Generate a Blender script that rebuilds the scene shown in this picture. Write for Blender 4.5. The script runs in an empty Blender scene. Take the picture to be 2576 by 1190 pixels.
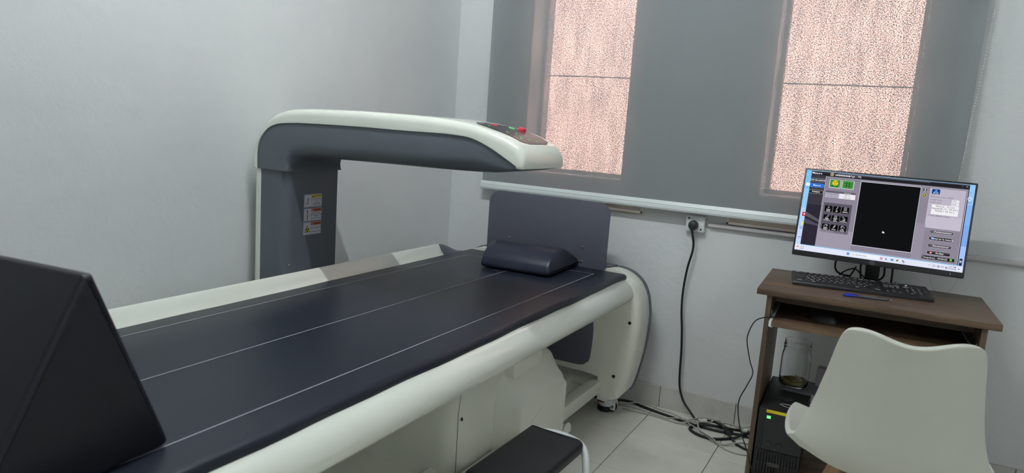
import bpy, bmesh, math, random
from mathutils import Vector, Matrix
random.seed(7)
scene = bpy.context.scene
COL = scene.collection
PI = math.pi

# ------------------------------------------------------------------ camera, world, light
def srgb(r, g, b):
    f = lambda c: (c/255/12.92) if c/255 <= .04045 else ((c/255+.055)/1.055)**2.4
    return (f(r), f(g), f(b), 1)

YAW, PITCH, ROLL = 0.4831, 0.15465, -0.07024
def camera_axes():
    cy, sy, cp, sp = math.cos(YAW), math.sin(YAW), math.cos(PITCH), math.sin(PITCH)
    fwd = Vector((-sy*cp, cy*cp, -sp)); right = Vector((cy, sy, 0)); down = fwd.cross(right)
    cr, sr = math.cos(ROLL), math.sin(ROLL)
    return cr*right+sr*down, -sr*right+cr*down, fwd
r_, d_, f_ = camera_axes()
cam = bpy.data.cameras.new('camera'); camo = bpy.data.objects.new('camera', cam); COL.objects.link(camo)
m = Matrix((r_, -d_, -f_)).transposed().to_4x4(); m.translation = Vector((0, 0, 1.2)); camo.matrix_world = m
cam.sensor_fit = 'HORIZONTAL'; cam.sensor_width = 36; cam.lens = 36*1802/2576
cam.clip_start = .02; cam.dof.use_dof = True; cam.dof.focus_distance = 2.6; cam.dof.aperture_fstop = 5.0
scene.camera = camo

scene.view_settings.view_transform = 'Standard'; scene.view_settings.look = 'None'
scene.view_settings.exposure = 0; scene.view_settings.gamma = 1; scene.view_settings.use_curve_mapping = False

w = bpy.data.worlds.new('sky'); scene.world = w; w.use_nodes = True
nt = w.node_tree; bg = nt.nodes['Background']
sky = nt.nodes.new('ShaderNodeTexSky'); sky.sky_type = 'NISHITA'; sky.sun_disc = False
sky.sun_elevation = math.radians(42); sky.sun_rotation = math.radians(170)
nt.links.new(sky.outputs[0], bg.inputs[0]); bg.inputs[1].default_value = .25

sun = bpy.data.lights.new('sun', 'SUN'); suno = bpy.data.objects.new('sun', sun); COL.objects.link(suno)
sun.energy = 22.5; sun.angle = .01; sun.color = (1, .93, .84)
suno.rotation_euler = Vector((.18, .74, -.64)).to_track_quat('-Z', 'Y').to_euler()

# LED tubes on the ceiling (built below), the second an added fill light: place, length, output
LAMPS = [((-.94, 1.22, 2.66), .80, 246.0, 'short white LED tube lamp on the ceiling above the scanner table'),
         ((2.05, -.30, 2.66), .80, 125.0, 'added fill light, a short white LED tube on the ceiling at the right, out of view')]
LAMP_RAD, LAMP_COL = .016, (.95, 1.0, 1.0, 1)

# ------------------------------------------------------------------ materials
def nodes(name):
    mt = bpy.data.materials.new(name); mt.use_nodes = True
    return mt, mt.node_tree, mt.node_tree.nodes['Principled BSDF']
def texco(t, scale=(1, 1, 1), kind='Object'):
    tc = t.nodes.new('ShaderNodeTexCoord'); mp = t.nodes.new('ShaderNodeMapping')
    mp.inputs['Scale'].default_value = scale; t.links.new(tc.outputs[kind], mp.inputs[0]); return mp.outputs[0]
def noise(t, vec, scale, detail=3, rough=.5):
    n = t.nodes.new('ShaderNodeTexNoise'); n.inputs['Scale'].default_value = scale
    n.inputs['Detail'].default_value = detail; n.inputs['Roughness'].default_value = rough
    t.links.new(vec, n.inputs['Vector']); return n.outputs['Fac']
def ramp(t, fac, stops):
    r = t.nodes.new('ShaderNodeValToRGB'); e = r.color_ramp.elements
    while len(e) < len(stops): e.new(.5)
    for el, (p, c) in zip(e, stops): el.position = p; el.color = c if len(c) == 4 else (*c, 1)
    t.links.new(fac, r.inputs[0]); return r.outputs[0]
def mathn(t, op, a, b):
    n = t.nodes.new('ShaderNodeMath'); n.operation = op
    for i, v in enumerate((a, b)):
        if isinstance(v, (int, float)): n.inputs[i].default_value = v
        else: t.links.new(v, n.inputs[i])
    return n.outputs[0]
def bump(t, b, h, strength=.2, dist=.01):
    n = t.nodes.new('ShaderNodeBump'); n.inputs['Strength'].default_value = strength; n.inputs['Distance'].default_value = dist
    t.links.new(h, n.inputs['Height']); t.links.new(n.outputs[0], b.inputs['Normal'])
MATS = {}
def mat(name, col, rough=.5, metal=0, vary=.06, vscale=6, bmp=0, bscale=200, spec=.5, coat=0, kind='Object'):
    if name in MATS: return MATS[name]
    mt, t, b = nodes(name); c = srgb(*col)
    v = texco(t, kind=kind); n = noise(t, v, vscale, 4)
    lo_ = tuple(x*(1-vary) for x in c[:3]); hi = tuple(min(1, x*(1+vary)) for x in c[:3])
    t.links.new(ramp(t, n, [(.3, lo_), (.7, hi)]), b.inputs['Base Color'])
    b.inputs['Roughness'].default_value = rough; b.inputs['Metallic'].default_value = metal
    b.inputs['Specular IOR Level'].default_value = spec; b.inputs['Coat Weight'].default_value = coat
    if bmp: bump(t, b, noise(t, v, bscale, 3), bmp, .002)
    MATS[name] = mt; return mt
def glow(name, col, s=1.0):
    if name in MATS: return MATS[name]
    mt = bpy.data.materials.new(name); mt.use_nodes = True; t = mt.node_tree; t.nodes.clear()
    o = t.nodes.new('ShaderNodeOutputMaterial'); e = t.nodes.new('ShaderNodeEmission')
    e.inputs[0].default_value = srgb(*col); e.inputs[1].default_value = s; t.links.new(e.outputs[0], o.inputs[0])
    MATS[name] = mt; return mt
def scr(r, g, b): return glow('screen_%d_%d_%d' % (r, g, b), (r, g, b))

def wall_material():
    mt, t, b = nodes('wall_plaster'); v = texco(t)
    n = noise(t, v, 1.6, 5, .6)
    t.links.new(ramp(t, n, [(.3, srgb(221, 224, 226)[:3]), (.7, srgb(230, 232, 233)[:3])]), b.inputs['Base Color'])
    b.inputs['Roughness'].default_value = .55; b.inputs['Specular IOR Level'].default_value = .3
    h1 = noise(t, v, 9, 6, .62)
    vo = t.nodes.new('ShaderNodeTexVoronoi'); vo.inputs['Scale'].default_value = 7; vo.inputs['Randomness'].default_value = 1
    t.links.new(v, vo.inputs['Vector'])
    pit = ramp(t, vo.outputs['Distance'], [(0.0, (0, 0, 0)), (.055, (1, 1, 1))])
    h = mathn(t, 'ADD', mathn(t, 'MULTIPLY', h1, 1.0), mathn(t, 'MULTIPLY', pit, .22))
    bump(t, b, h, .75, .006); return mt
def tile_material(name, a, c):
    mt, t, b = nodes(name); v = texco(t, kind='Object')
    oi = t.nodes.new('ShaderNodeObjectInfo')
    ad = t.nodes.new('ShaderNodeVectorMath'); ad.operation = 'ADD'; t.links.new(v, ad.inputs[0])
    cx = t.nodes.new('ShaderNodeCombineXYZ'); t.links.new(mathn(t, 'MULTIPLY', oi.outputs['Random'], 30), cx.inputs[0])
    t.links.new(cx.outputs[0], ad.inputs[1])
    n = noise(t, ad.outputs[0], 7, 6, .65)
    t.links.new(ramp(t, n, [(.32, srgb(*a)[:3]), (.68, srgb(*c)[:3])]), b.inputs['Base Color'])
    b.inputs['Roughness'].default_value = .38; b.inputs['Specular IOR Level'].default_value = .4; return mt
def wood_material(name, dark, light, axis=0, sc=1):
    mt, t, b = nodes(name)
    s = [60*sc, 60*sc, 60*sc]; s[axis] = 3.0*sc
    v = texco(t, tuple(s)); n = noise(t, v, 1.0, 6, .65)
    s2 = [14*sc, 14*sc, 14*sc]; s2[axis] = 1.2*sc
    n2 = noise(t, texco(t, tuple(s2)), 1.0, 3, .5)
    f = mathn(t, 'ADD', mathn(t, 'MULTIPLY', n, .55), mathn(t, 'MULTIPLY', n2, .45))
    t.links.new(ramp(t, f, [(.36, srgb(*dark)[:3]), (.62, srgb(*light)[:3])]), b.inputs['Base Color'])
    b.inputs['Roughness'].default_value = .42; bump(t, b, n, .08, .001); return mt
def vinyl(name, col, rough=.42):
    mt, t, b = nodes(name); v = texco(t); c = srgb(*col)
    n = noise(t, v, 3, 4)
    t.links.new(ramp(t, n, [(.3, tuple(x*.9 for x in c[:3])), (.7, tuple(x*1.1 for x in c[:3]))]), b.inputs['Base Color'])
    b.inputs['Roughness'].default_value = rough; b.inputs['Specular IOR Level'].default_value = .36
    vo = t.nodes.new('ShaderNodeTexVoronoi'); vo.inputs['Scale'].default_value = 700; t.links.new(v, vo.inputs['Vector'])
    h = mathn(t, 'ADD', mathn(t, 'MULTIPLY', vo.outputs['Distance'], .12), mathn(t, 'MULTIPLY', noise(t, v, 14, 3), .6))
    bump(t, b, h, .12, .003); return mt
def fabric_material():
    mt = bpy.data.materials.new('blind_fabric'); mt.use_nodes = True; t = mt.node_tree; t.nodes.clear()
    out = t.nodes.new('ShaderNodeOutputMaterial')
    # pinholes between warp and weft threads, irregular from thread to thread
    na = noise(t, texco(t, (400, 1, 210)), 1, 1.5, .55); nb = noise(t, texco(t, (210, 1, 400)), 1, 1.5, .55)
    nc = noise(t, texco(t, (26, 1, 5)), 1, 3, .6); nd = noise(t, texco(t, (700, 1, 700)), 1, 0, .5)
    w_ = mathn(t, 'ADD', mathn(t, 'MULTIPLY', mathn(t, 'ADD', na, nb), .5), mathn(t, 'MULTIPLY', mathn(t, 'SUBTRACT', nc, .5), .12))
    w_ = mathn(t, 'ADD', w_, mathn(t, 'MULTIPLY', mathn(t, 'SUBTRACT', nd, .5), .10))
    hole = ramp(t, w_, [(.462, (.012, .012, .012)), (.532, (.32, .32, .32))])
    di = t.nodes.new('ShaderNodeBsdfDiffuse'); 
    t.links.new(ramp(t, w_, [(.462, srgb(132, 137, 141)[:3]), (.532, srgb(160, 165, 169)[:3])]), di.inputs[0])
    tr = t.nodes.new('ShaderNodeBsdfTransparent'); mixn = t.nodes.new('ShaderNodeMixShader')
    t.links.new(hole, mixn.inputs[0]); t.links.new(di.outputs[0], mixn.inputs[1]); t.links.new(tr.outputs[0], mixn.inputs[2])
    t.links.new(mixn.outputs[0], out.inputs[0]); return mt
def pane_material():
    mt = bpy.data.materials.new('window_glass'); mt.use_nodes = True; t = mt.node_tree; t.nodes.clear()
    out = t.nodes.new('ShaderNodeOutputMaterial'); a = t.nodes.new('ShaderNodeBsdfTransparent'); b = t.nodes.new('ShaderNodeBsdfGlossy')
    b.inputs['Roughness'].default_value = .02; mixn = t.nodes.new('ShaderNodeMixShader'); mixn.inputs[0].default_value = .07
    t.links.new(a.outputs[0], mixn.inputs[1]); t.links.new(b.outputs[0], mixn.inputs[2]); t.links.new(mixn.outputs[0], out.inputs[0]); return mt
def clear_material(name, col=(1, 1, 1, 1)):
    mt, t, b = nodes(name); b.inputs['Transmission Weight'].default_value = 1; b.inputs['Roughness'].default_value = .0
    b.inputs['IOR'].default_value = 1.45; b.inputs['Base Color'].default_value = col; return mt

WALL = wall_material()
TILE = tile_material('floor_tile', (216, 214, 204), (230, 228, 218))
TILE2 = tile_material('skirting_tile', (198, 198, 192), (216, 216, 210))
GROUT = mat('grout', (118, 112, 104), .9)
WHITE = mat('machine_white', (232, 236, 226), .2, vary=.02, vscale=3, coat=.4)
WHITEM = mat('machine_white_matte', (232, 234, 223), .42, vary=.02, vscale=3)
GREY = mat('machine_grey', (91, 98, 106), .38, vary=.03, vscale=3)
GREYD = mat('machine_dark_grey', (86, 88, 100), .42, vary=.03, vscale=3)
NAVY = vinyl('navy_vinyl', (23, 29, 42), .40)
NAVY2 = vinyl('navy_leatherette', (33, 38, 54), .36)
BLACKV = vinyl('black_vinyl', (25, 27, 32), .45)
WEDGEM = vinyl('wedge_vinyl', (19, 21, 31), .5)
LINE = mat('white_print', (178, 182, 192), .5)
BLACK = mat('black_plastic', (30, 30, 33), .42, bmp=.05)
BLACK2 = mat('dark_rubber', (22, 22, 24), .6)
DARKGREY = mat('charcoal_plastic', (52, 54, 57), .5)
DEVICE = mat('device_black', (24, 26, 28), .5)
METALW = mat('white_enamel', (222, 226, 228), .3)
CHAIRM = mat('chair_white_plastic', (214, 216, 205), .45, vary=.02)
WOODX = wood_material('walnut_melamine_x', (62, 48, 38), (116, 93, 72), 0)
WOODZ = wood_material('walnut_melamine_z', (62, 48, 38), (116, 93, 72), 2)
BEECH = wood_material('beech', (160, 124, 88), (196, 160, 120), 2, .7)
FRAMEP = mat('painted_window_frame', (240, 226, 216), .5, vary=.04)
ALU = mat('blind_rail_white', (222, 230, 230), .35, vary=.01)
CHROME = mat('steel', (170, 172, 174), .3, 1)
YELLOW = mat('yellow_trim', (222, 200, 30), .5)
BLUE = mat('blue_pen_cap', (34, 52, 190), .35)
GREYCABLE = mat('grey_cable', (176, 174, 166), .5)
RED = mat('red_button', (225, 40, 70), .3)
PINKWALL = mat('pink_render', (222, 182, 172), .9, vary=.12, vscale=1.5)
PAPER = mat('label_white', (196, 198, 210), .6, vary=.01)
INK = mat('label_ink', (30, 32, 50), .6)
LYEL = mat('label_yellow', (206, 196, 60), .6)
LORG = mat('label_orange', (188, 96, 56), .6)

# ------------------------------------------------------------------ mesh builder
class MB:
    def __init__(s): s.bm = bmesh.new()
    def face(s, pts, mi=0):
        f = s.bm.faces.new([s.bm.verts.new(p) for p in pts]); f.material_index = mi; return f
    def box(s, lo, hi, mi=0, bev=0, seg=2, mtx=None):
        lo, hi = Vector(lo), Vector(hi); c = (lo+hi)/2; d = hi-lo
        M_ = Matrix.Translation(c) @ Matrix.Diagonal((*d, 1))
        t = bmesh.new(); bmesh.ops.create_cube(t, size=1, matrix=M_)
        if bev: bmesh.ops.bevel(t, geom=t.edges[:], offset=min(bev, min(d)*.49), segments=seg, profile=.5, affect='EDGES')
        s._add(t, mi, mtx)
    def _add(s, t, mi, mtx=None):
        if mtx: bmesh.ops.transform(t, matrix=mtx, verts=t.verts[:])
        mp = {v: s.bm.verts.new(v.co) for v in t.verts}
        for f in t.faces:
            try: nf = s.bm.faces.new([mp[v] for v in f.verts]); nf.material_index = mi
            except ValueError: pass
        t.free()
    def rings(s, rings, closed_ring=True, cap0=True, cap1=True, mi=0, loop=False):
        rv = [[s.bm.verts.new(p) for p in r] for r in rings]; n = len(rv[0])
        pairs = list(zip(rv, rv[1:])) + ([(rv[-1], rv[0])] if loop else [])
        for a, b in pairs:
            for i in range(n if closed_ring else n-1):
                j = (i+1) % n
                try: s.bm.faces.new((a[i], a[j], b[j], b[i])).material_index = mi
                except ValueError: pass
        if not loop:
            if cap0: s.bm.faces.new(rv[0][::-1]).material_index = mi
            if cap1: s.bm.faces.new(rv[-1]).material_index = mi
    def rext(s, out, a0, a1, axis, r=0, radii=None, seg=4, mi=0, r0=None, r1=None):
        """extrude a 2-D outline along an axis with rounded rims; radii gives each outline point its own rim radius"""
        n = len(out); P = [Vector(p) for p in out]
        area = sum(P[i].x*P[(i+1) % n].y-P[(i+1) % n].x*P[i].y for i in range(n))
        sg = 1 if area > 0 else -1; nor = []
        for i in range(n):
            e1 = (P[i]-P[i-1]).normalized(); e2 = (P[(i+1) % n]-P[i]).normalized()
            n1 = Vector((e1.y, -e1.x))*sg; n2 = Vector((e2.y, -e2.x))*sg; k = (n1+n2)
            k = k.normalized()/max(.35, math.sqrt(max(.05, (1+n1.dot(n2))/2))) if k.length > 1e-6 else n1
            nor.append(k)
        rr = radii or [r]*n
        def emb(u, v, a): return {'x': (a, u, v), 'y': (u, a, v), 'z': (u, v, a)}[axis]
        R = []; d = 1 if a1 > a0 else -1
        for (base, sgn, scale) in ((a0, d, r0), (a1, -d, r1)):
            sc = 1 if scale is None else scale; ring = []
            for k in ([seg] if sc == 0 else range(seg+1)):
                th = (PI/2)*k/seg; ins = 1-math.sin(th); dep = 1-math.cos(th)
                ring.append([emb(P[i].x-nor[i].x*rr[i]*sc*ins, P[i].y-nor[i].y*rr[i]*sc*ins, base+sgn*rr[i]*sc*dep) for i in range(n)])
            R += ring if sgn == d else ring[::-1]
        s.rings(R, mi=mi)
    def rprof(s, out, axis, prof, mi=0):
        n = len(out); P = [Vector(p) for p in out]
        area = sum(P[i].x*P[(i+1) % n].y-P[(i+1) % n].x*P[i].y for i in range(n)); sg = 1 if area > 0 else -1; nor = []
        for i in range(n):
            e1 = (P[i]-P[i-1]).normalized(); e2 = (P[(i+1) % n]-P[i]).normalized()
            k = Vector((e1.y, -e1.x))*sg+Vector((e2.y, -e2.x))*sg; nor.append(k.normalized())
        emb = lambda u, v, a: {'x': (a, u, v), 'y': (u, a, v), 'z': (u, v, a)}[axis]
        s.rings([[emb(P[i].x-nor[i].x*ins*w_[i] if w_ else P[i].x-nor[i].x*ins, P[i].y-nor[i].y*ins*w_[i] if w_ else P[i].y-nor[i].y*ins, a) for i in range(n)] for ins, a, w_ in prof], mi=mi)
    def tube(s, pts, r, n=10, mi=0, caps=True, rad=None):
        P = [Vector(p) for p in pts]; R = []; up = None
        for i, p in enumerate(P):
            t = ((P[i+1] if i+1 < len(P) else p)-(P[i-1] if i else p)).normalized()
            if up is None: up = t.orthogonal().normalized()
            up = (up-t*up.dot(t)); up = up.normalized() if up.length > 1e-6 else t.orthogonal().normalized()
            b = t.cross(up); q = rad[i] if rad else r
            R.append([p+(up*math.cos(2*PI*k/n)+b*math.sin(2*PI*k/n))*q for k in range(n)])
        s.rings(R, cap0=caps, cap1=caps, mi=mi)
    def lathe(s, prof, c=(0, 0, 0), n=24, mi=0, axis='z'):
        R = []
        for (r, z) in prof:
            ring = []
            for k in range(n):
                a = 2*PI*k/n; u, v = max(r, 1e-4)*math.cos(a), max(r, 1e-4)*math.sin(a)
                q = {'z': (u, v, z), 'y': (u, z, v), 'x': (z, u, v)}[axis]
                ring.append((c[0]+q[0], c[1]+q[1], c[2]+q[2]))
            R.append(ring)
        s.rings(R, mi=mi)
    def sphere(s, c, r, u=8, v=6, mi=0, sc=(1, 1, 1)):
        t = bmesh.new(); bmesh.ops.create_uvsphere(t, u_segments=u, v_segments=v, radius=r)
        s._add(t, mi, Matrix.Translation(c) @ Matrix.Diagonal((*sc, 1)))
    def mesh(s, me, mtx, mi=0):
        t = bmesh.new(); t.from_mesh(me); s._add(t, mi, mtx)
    def build(s, name, mats, parent=None, smooth=35, loc=None, keep=False):
        bmesh.ops.recalc_face_normals(s.bm, faces=s.bm.faces[:])
        me = bpy.data.meshes.new(name); s.bm.to_mesh(me); s.bm.free()
        for q in (mats if isinstance(mats, (list, tuple)) else [mats]): me.materials.append(q)
        if smooth:
            for p in me.polygons: p.use_smooth = True
            me.set_sharp_from_angle(angle=math.radians(smooth))
        o = bpy.data.objects.new(name, me); COL.objects.link(o)
        if parent: o.parent = parent
        if loc: o.location = loc
        return o
def tag(o, label=None, cat=None, group=None, kind=None):
    for k, v in (('label', label), ('category', cat), ('group', group), ('kind', kind)):
        if v: o[k] = v
    return o
def thing(name, label, cat, loc=(0, 0, 0), rz=0, group=None):
    o = bpy.data.objects.new(name, None); COL.objects.link(o); o.empty_display_size = .05
    o.location = loc; o.rotation_euler = (0, 0, rz); return tag(o, label, cat, group)
def smooth_path(pts, k=8, closed=False):
    P = [Vector(p) for p in pts]; out = []; n = len(P)
    for i in range(n if closed else n-1):
        g = (lambda j: P[j % n]) if closed else (lambda j: P[max(0, min(n-1, j))])
        a, b, c, d = g(i-1), g(i), g(i+1), g(i+2)
        for s in range(k):
            t = s/k; out.append(.5*((2*b)+(c-a)*t+(2*a-5*b+4*c-d)*t*t+(3*b-a-3*c+d)*t**3))
    if not closed: out.append(P[-1])
    return out
def sp2(pts, k=6, closed=False): return [(p.x, p.y) for p in smooth_path([(a, b, 0) for a, b in pts], k, closed)]
def rrect(x0, y0, x1, y1, r, k=6):
    out = []
    rs = r if isinstance(r, (list, tuple)) else [r]*4
    for (cx, cy, a0, q) in ((x1-rs[0], y1-rs[0], 0, rs[0]), (x0+rs[1], y1-rs[1], 90, rs[1]), (x0+rs[2], y0+rs[2], 180, rs[2]), (x1-rs[3], y0+rs[3], 270, rs[3])):
        for i in range(k+1):
            a = math.radians(a0+90*i/k); out.append((cx+q*math.cos(a), cy+q*math.sin(a)))
    return out
DG = None
TEXTCACHE = {}
def text_mesh(s, size=1.0, align='CENTER', bold=0):
    key = (s, align, bold)
    if key not in TEXTCACHE:
        cu = bpy.data.curves.new('letters', 'FONT'); cu.body = s; cu.align_x = align; cu.align_y = 'CENTER'; cu.size = 1; cu.offset = bold; cu.resolution_u = 3
        o = bpy.data.objects.new('letters', cu); COL.objects.link(o)
        dg = bpy.context.evaluated_depsgraph_get(); dg.update()
        me = bpy.data.meshes.new_from_object(o.evaluated_get(dg))
        bpy.data.objects.remove(o); bpy.data.curves.remove(cu); TEXTCACHE[key] = me
    return TEXTCACHE[key]
def frame_matrix(o, u, v, w): 
    M_ = Matrix((Vector(u), Vector(v), Vector(w))).transposed().to_4x4(); M_.translation = Vector(o); return M_

# ------------------------------------------------------------------ room
XL, XR, YB, YW, ZC, TH = -1.966, 2.60, -2.20, 3.05, 2.75, .20
W1, W2, ZS, ZT = (-1.555, -1.07), (-.474, .03), .99, 2.25
b = MB(); b.box((XL-.2, YB-.2, -.14), (XR+.2, YW+TH, -.003))
floor = tag(b.build('floor', GROUT, smooth=0), kind='structure', label='pale square ceramic tiles with thin dark joints', cat='floor')
tx, ty, sx, sy, gap = -.8056, 2.6831, .3308, .3295, .0028
me_cache = {}
i0, i1 = math.floor((XL-tx)/sx), math.ceil((XR-tx)/sx); j0, j1 = math.floor((YB-ty)/sy), math.ceil((YW-ty)/sy)
for i in range(i0, i1):
    for j in range(j0, j1):
        xa, xb = max(XL, tx+i*sx+gap/2), min(XR, tx+(i+1)*sx-gap/2); ya, yb = max(YB, ty+j*sy+gap/2), min(YW, ty+(j+1)*sy-gap/2)
        if xb-xa < .01 or yb-ya < .01: continue
        key = (round(xb-xa, 3), round(yb-ya, 3))
        if key not in me_cache:
            q = MB(); q.box((0, 0, -.006), (xb-xa, yb-ya, 0), bev=.0012, seg=1); o = q.build('tile', TILE, floor, 0); me_cache[key] = o.data
        else:
            o = bpy.data.objects.new('tile', me_cache[key]); COL.objects.link(o); o.parent = floor
        o.location = (xa, ya, 0)
b = MB(); b.box((XL-.2, YB-.2, ZC), (XR+.2, YW+TH, ZC+.15)); tag(b.build('ceiling', WALL, smooth=0), kind='structure', label='white plaster ceiling', cat='ceiling')
b = MB(); b.box((XL-.2, YB-.2, 0), (XL, YW+TH, ZC)); tag(b.build('wall_left', WALL, smooth=0), kind='structure', label='white plastered wall behind the scanner column', cat='wall')
b = MB(); b.box((XR, YB-.2, 0), (XR+.2, YW+TH, ZC)); tag(b.build('wall_right', WALL, smooth=0), kind='structure', label='white plastered wall to the right, out of the picture', cat='wall')
b = MB(); b.box((XL, YB-.2, 0), (XR, YB, ZC)); tag(b.build('wall_front', WALL, smooth=0), kind='structure', label='white plastered wall behind the camera', cat='wall')
b = MB()
xs = [XL, W1[0], W1[1], W2[0], W2[1], XR]
b.box((XL, YW, 0), (XR, YW+TH, ZS)); b.box((XL, YW, ZT), (XR, YW+TH, ZC))
for a, c in ((xs[0], xs[1]), (xs[2], xs[3]), (xs[4], xs[5])): b.box((a, YW, ZS), (c, YW+TH, ZT))
tag(b.build('wall_back', WALL, smooth=0), kind='structure', label='white plastered window wall with pits and trowel marks', cat='wall')

def baseboard(name, label, along, fixed, lo_, hi_, phase, sgn):
    q = MB(); h = .094
    if along == 'x': q.box((lo_, fixed-.006, 0), (hi_, fixed, h))
    else: q.box((fixed, lo_, 0), (fixed+.006*sgn, hi_, h))
    bb = tag(q.build(name, GROUT, smooth=0), kind='structure', label=label, cat='baseboard')
    k = math.floor((lo_-phase)/.33)
    while phase+k*.33 < hi_:
        a, c = max(lo_, phase+k*.33+.0015), min(hi_, phase+(k+1)*.33-.0015); k += 1
        if c-a < .02: continue
        q = MB()
        if along == 'x': q.box((0, -.011, 0), (c-a, -.005, h+.001), bev=.001, seg=1); o = q.build('tile', TILE2, bb, 0); o.location = (a, fixed, 0.0005)
        else: q.box((.005*sgn if sgn > 0 else -.011, 0, 0), (.011*sgn if sgn > 0 else -.005, c-a, h+.001), bev=.001, seg=1); o = q.build('tile', TILE2, bb, 0); o.location = (fixed, a, .0005)
baseboard('baseboard_back', 'grey ceramic skirting tiles along the foot of the window wall', 'x', YW, XL, XR, -.795, -1)
baseboard('baseboard_left', 'grey ceramic skirting tiles along the foot of the left wall', 'y', XL, YB, YW-.012, .05, 1)

# windows: casing, sash with one horizontal bar, pane
def window(name, x0, x1, label):
    q = MB(); cz = YW-.016
    ws = .118
    for (a, c, z0, z1) in ((x0-ws, x1+ws, ZS-.136, ZS), (x0-ws, x1+ws, ZT, ZT+.12), (x0-ws, x0, ZS, ZT), (x1, x1+ws, ZS, ZT)):
        q.box((a, cz, z0), (c, YW, z1), bev=.003)
    # raised moulding line round the casing
    for (a, c, z0, z1) in ((x0-ws, x1+ws, ZS-.136, ZS-.124), (x0-ws+.03, x1+ws-.03, ZS-.112, ZS-.100), (x0-ws, x0-ws+.012, ZS-.136, ZT), (x1+ws-.012, x1+ws, ZS-.136, ZT), (x0-ws+.03, x0-ws+.042, ZS-.112, ZT), (x1+ws-.042, x1+ws-.03, ZS-.112, ZT)):
        q.box((a, cz-.008, z0), (c, cz+.002, z1), bev=.002)
    root = tag(q.build(name, FRAMEP), kind='structure', label=label, cat='window')
    q = MB(); y = YW+.13; e = .016
    q.box((x0, y-.02, ZS), (x0+e, y+.02, ZT)); q.box((x1-e, y-.02, ZS), (x1, y+.02, ZT)); q.box((x0, y-.02, ZS), (x1, y+.02, ZS+e)); q.box((x0, y-.02, ZT-e), (x1, y+.02, ZT))
    q.build('sash', FRAMEP, root)
    q = MB(); q.box((x0+e, y-.008, 1.443), (x1-e, y+.008, 1.4475)); q.build('glazing_bar', FRAMEP, root)
    q = MB(); q.box((x0+e, y-.002, ZS+e), (x1-e, y+.002, ZT-e)); q.build('pane', pane_material(), root, 0)
window('window_1', *W1, 'painted window behind the blind, nearer the corner')
window('window_2', *W2, 'painted window behind the blind, above the computer desk')
q = MB(); q.box((-.665, YW-.022, .834), (.62, YW, .850), bev=.003)
tag(q.build('trim_1', mat('sill_paint', (206, 202, 204), .5)), kind='structure', label='thin painted sill strip below the right window', cat='trim')

# the building opposite, lit by the sun, seen only through the weave of the blind
t = thing('neighbouring_building', 'sunlit pink rendered building outside, glimpsed through the blind', 'building', (0, 7.4, -3))
q = MB(); q.box((-9, 0, 0), (8, 3, 9)); q.build('facade', PINKWALL, t, 0)
q = MB(); q.box((-9.1, -.12, 5.75), (8.1, 0, 5.95)); q.build('string_course', FRAMEP, t, 0)

# ------------------------------------------------------------------ ceiling lamp and added fill tube (out of the picture, they light the room)
for LAMP, LAMP_LEN, LAMP_POWER, lamp_label in LAMPS:
    t = thing('ceiling_lamp', lamp_label, 'lamp', LAMP, 0, 'ceiling lamps')
    q = MB(); q.box((-LAMP_LEN/2-.03, -.022, .045), (LAMP_LEN/2+.03, .022, .09), bev=.004)
    for x in (-LAMP_LEN/2-.03, LAMP_LEN/2+.004): q.box((x, -.018, -.02), (x+.026, .018, .05), bev=.003)
    q.build('housing', METALW, t)
    em = bpy.data.materials.new('lamp_tube'); em.use_nodes = True; et = em.node_tree; et.nodes.clear()
    eo = et.nodes.new('ShaderNodeOutputMaterial'); ee = et.nodes.new('ShaderNodeEmission'); ee.inputs[0].default_value = LAMP_COL; ee.inputs[1].default_value = LAMP_POWER
    et.links.new(ee.outputs[0], eo.inputs[0])
    q = MB(); q.lathe([(0, -LAMP_LEN/2), (LAMP_RAD, -LAMP_LEN/2), (LAMP_RAD, LAMP_LEN/2), (0, LAMP_LEN/2)], axis='x', n=10); q.build('tube', em, t)

# ------------------------------------------------------------------ roller blind
t = thing('roller_blind', 'wide grey woven roller blind drawn over both windows', 'blind', (0, 3.0, .887))
BX0, BX1 = -1.757, .203
q = MB(); nx, nz = 40, 20
grid = [[(BX0+(BX1-BX0)*i/nx, .0012*math.sin(i*.55+k*.1)+.001*math.sin(k*.6), .036+(1.64-.036)*k/nz) for i in range(nx+1)] for k in range(nz+1)]
q.rings(grid, closed_ring=False, cap0=False, cap1=False); q.build('fabric', fabric_material(), t, 60)
q = MB(); q.rext([(-.013, 0), (.013, 0), (.015, .008), (.012, .022), (.008, .038), (-.006, .038), (-.013, .024), (-.0122, .0225), (-.0122, .0195), (-.0145, .018), (-.016, .008)], BX0-.004, BX1+.004, 'x', r=.001, seg=1); q.build('bottom_rail', ALU, t, 25)
q = MB(); q.lathe([(0, BX0), (.022, BX0), (.022, BX1), (0, BX1)], c=(0, .012, 1.655), axis='x', n=20); q.build('roller_tube', ALU, t)
for x in (BX0-.012, BX1+.004):
    q = MB(); q.box((x, -.02, 1.62), (x+.008, .05, 1.70), bev=.002); q.build('bracket', METALW, t)
loop = [(.232, -.018, 1.66), (.222, -.02, .86), (.205, -.02, .40), (.194, -.022, .16), (.170, -.022, -.02), (.160, -.022, -.11), (.168, -.022, -.155), (.192, -.022, -.179), (.222, -.022, -.172), (.243, -.022, -.13), (.258, -.02, -.06), (.252, -.02, .05), (.236, -.02, .24), (.228, -.02, .5), (.232, -.02, .86), (.244, -.018, 1.66)]
path = smooth_path(loop, 80); acc = 0; prev = path[0]; q = MB()
for p in path:
    acc += (p-prev).length; prev = p
    if acc >= .0063: acc = 0; q.sphere(p, .0023, 6, 5)
q.tube(smooth_path(loop, 10), .0006, 4)
tag(q.build('bead_chain', mat('chain_bead', (216, 216, 212), .4), t, 60), kind='stuff', label='white beaded pull chain looping beside the blind')

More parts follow.
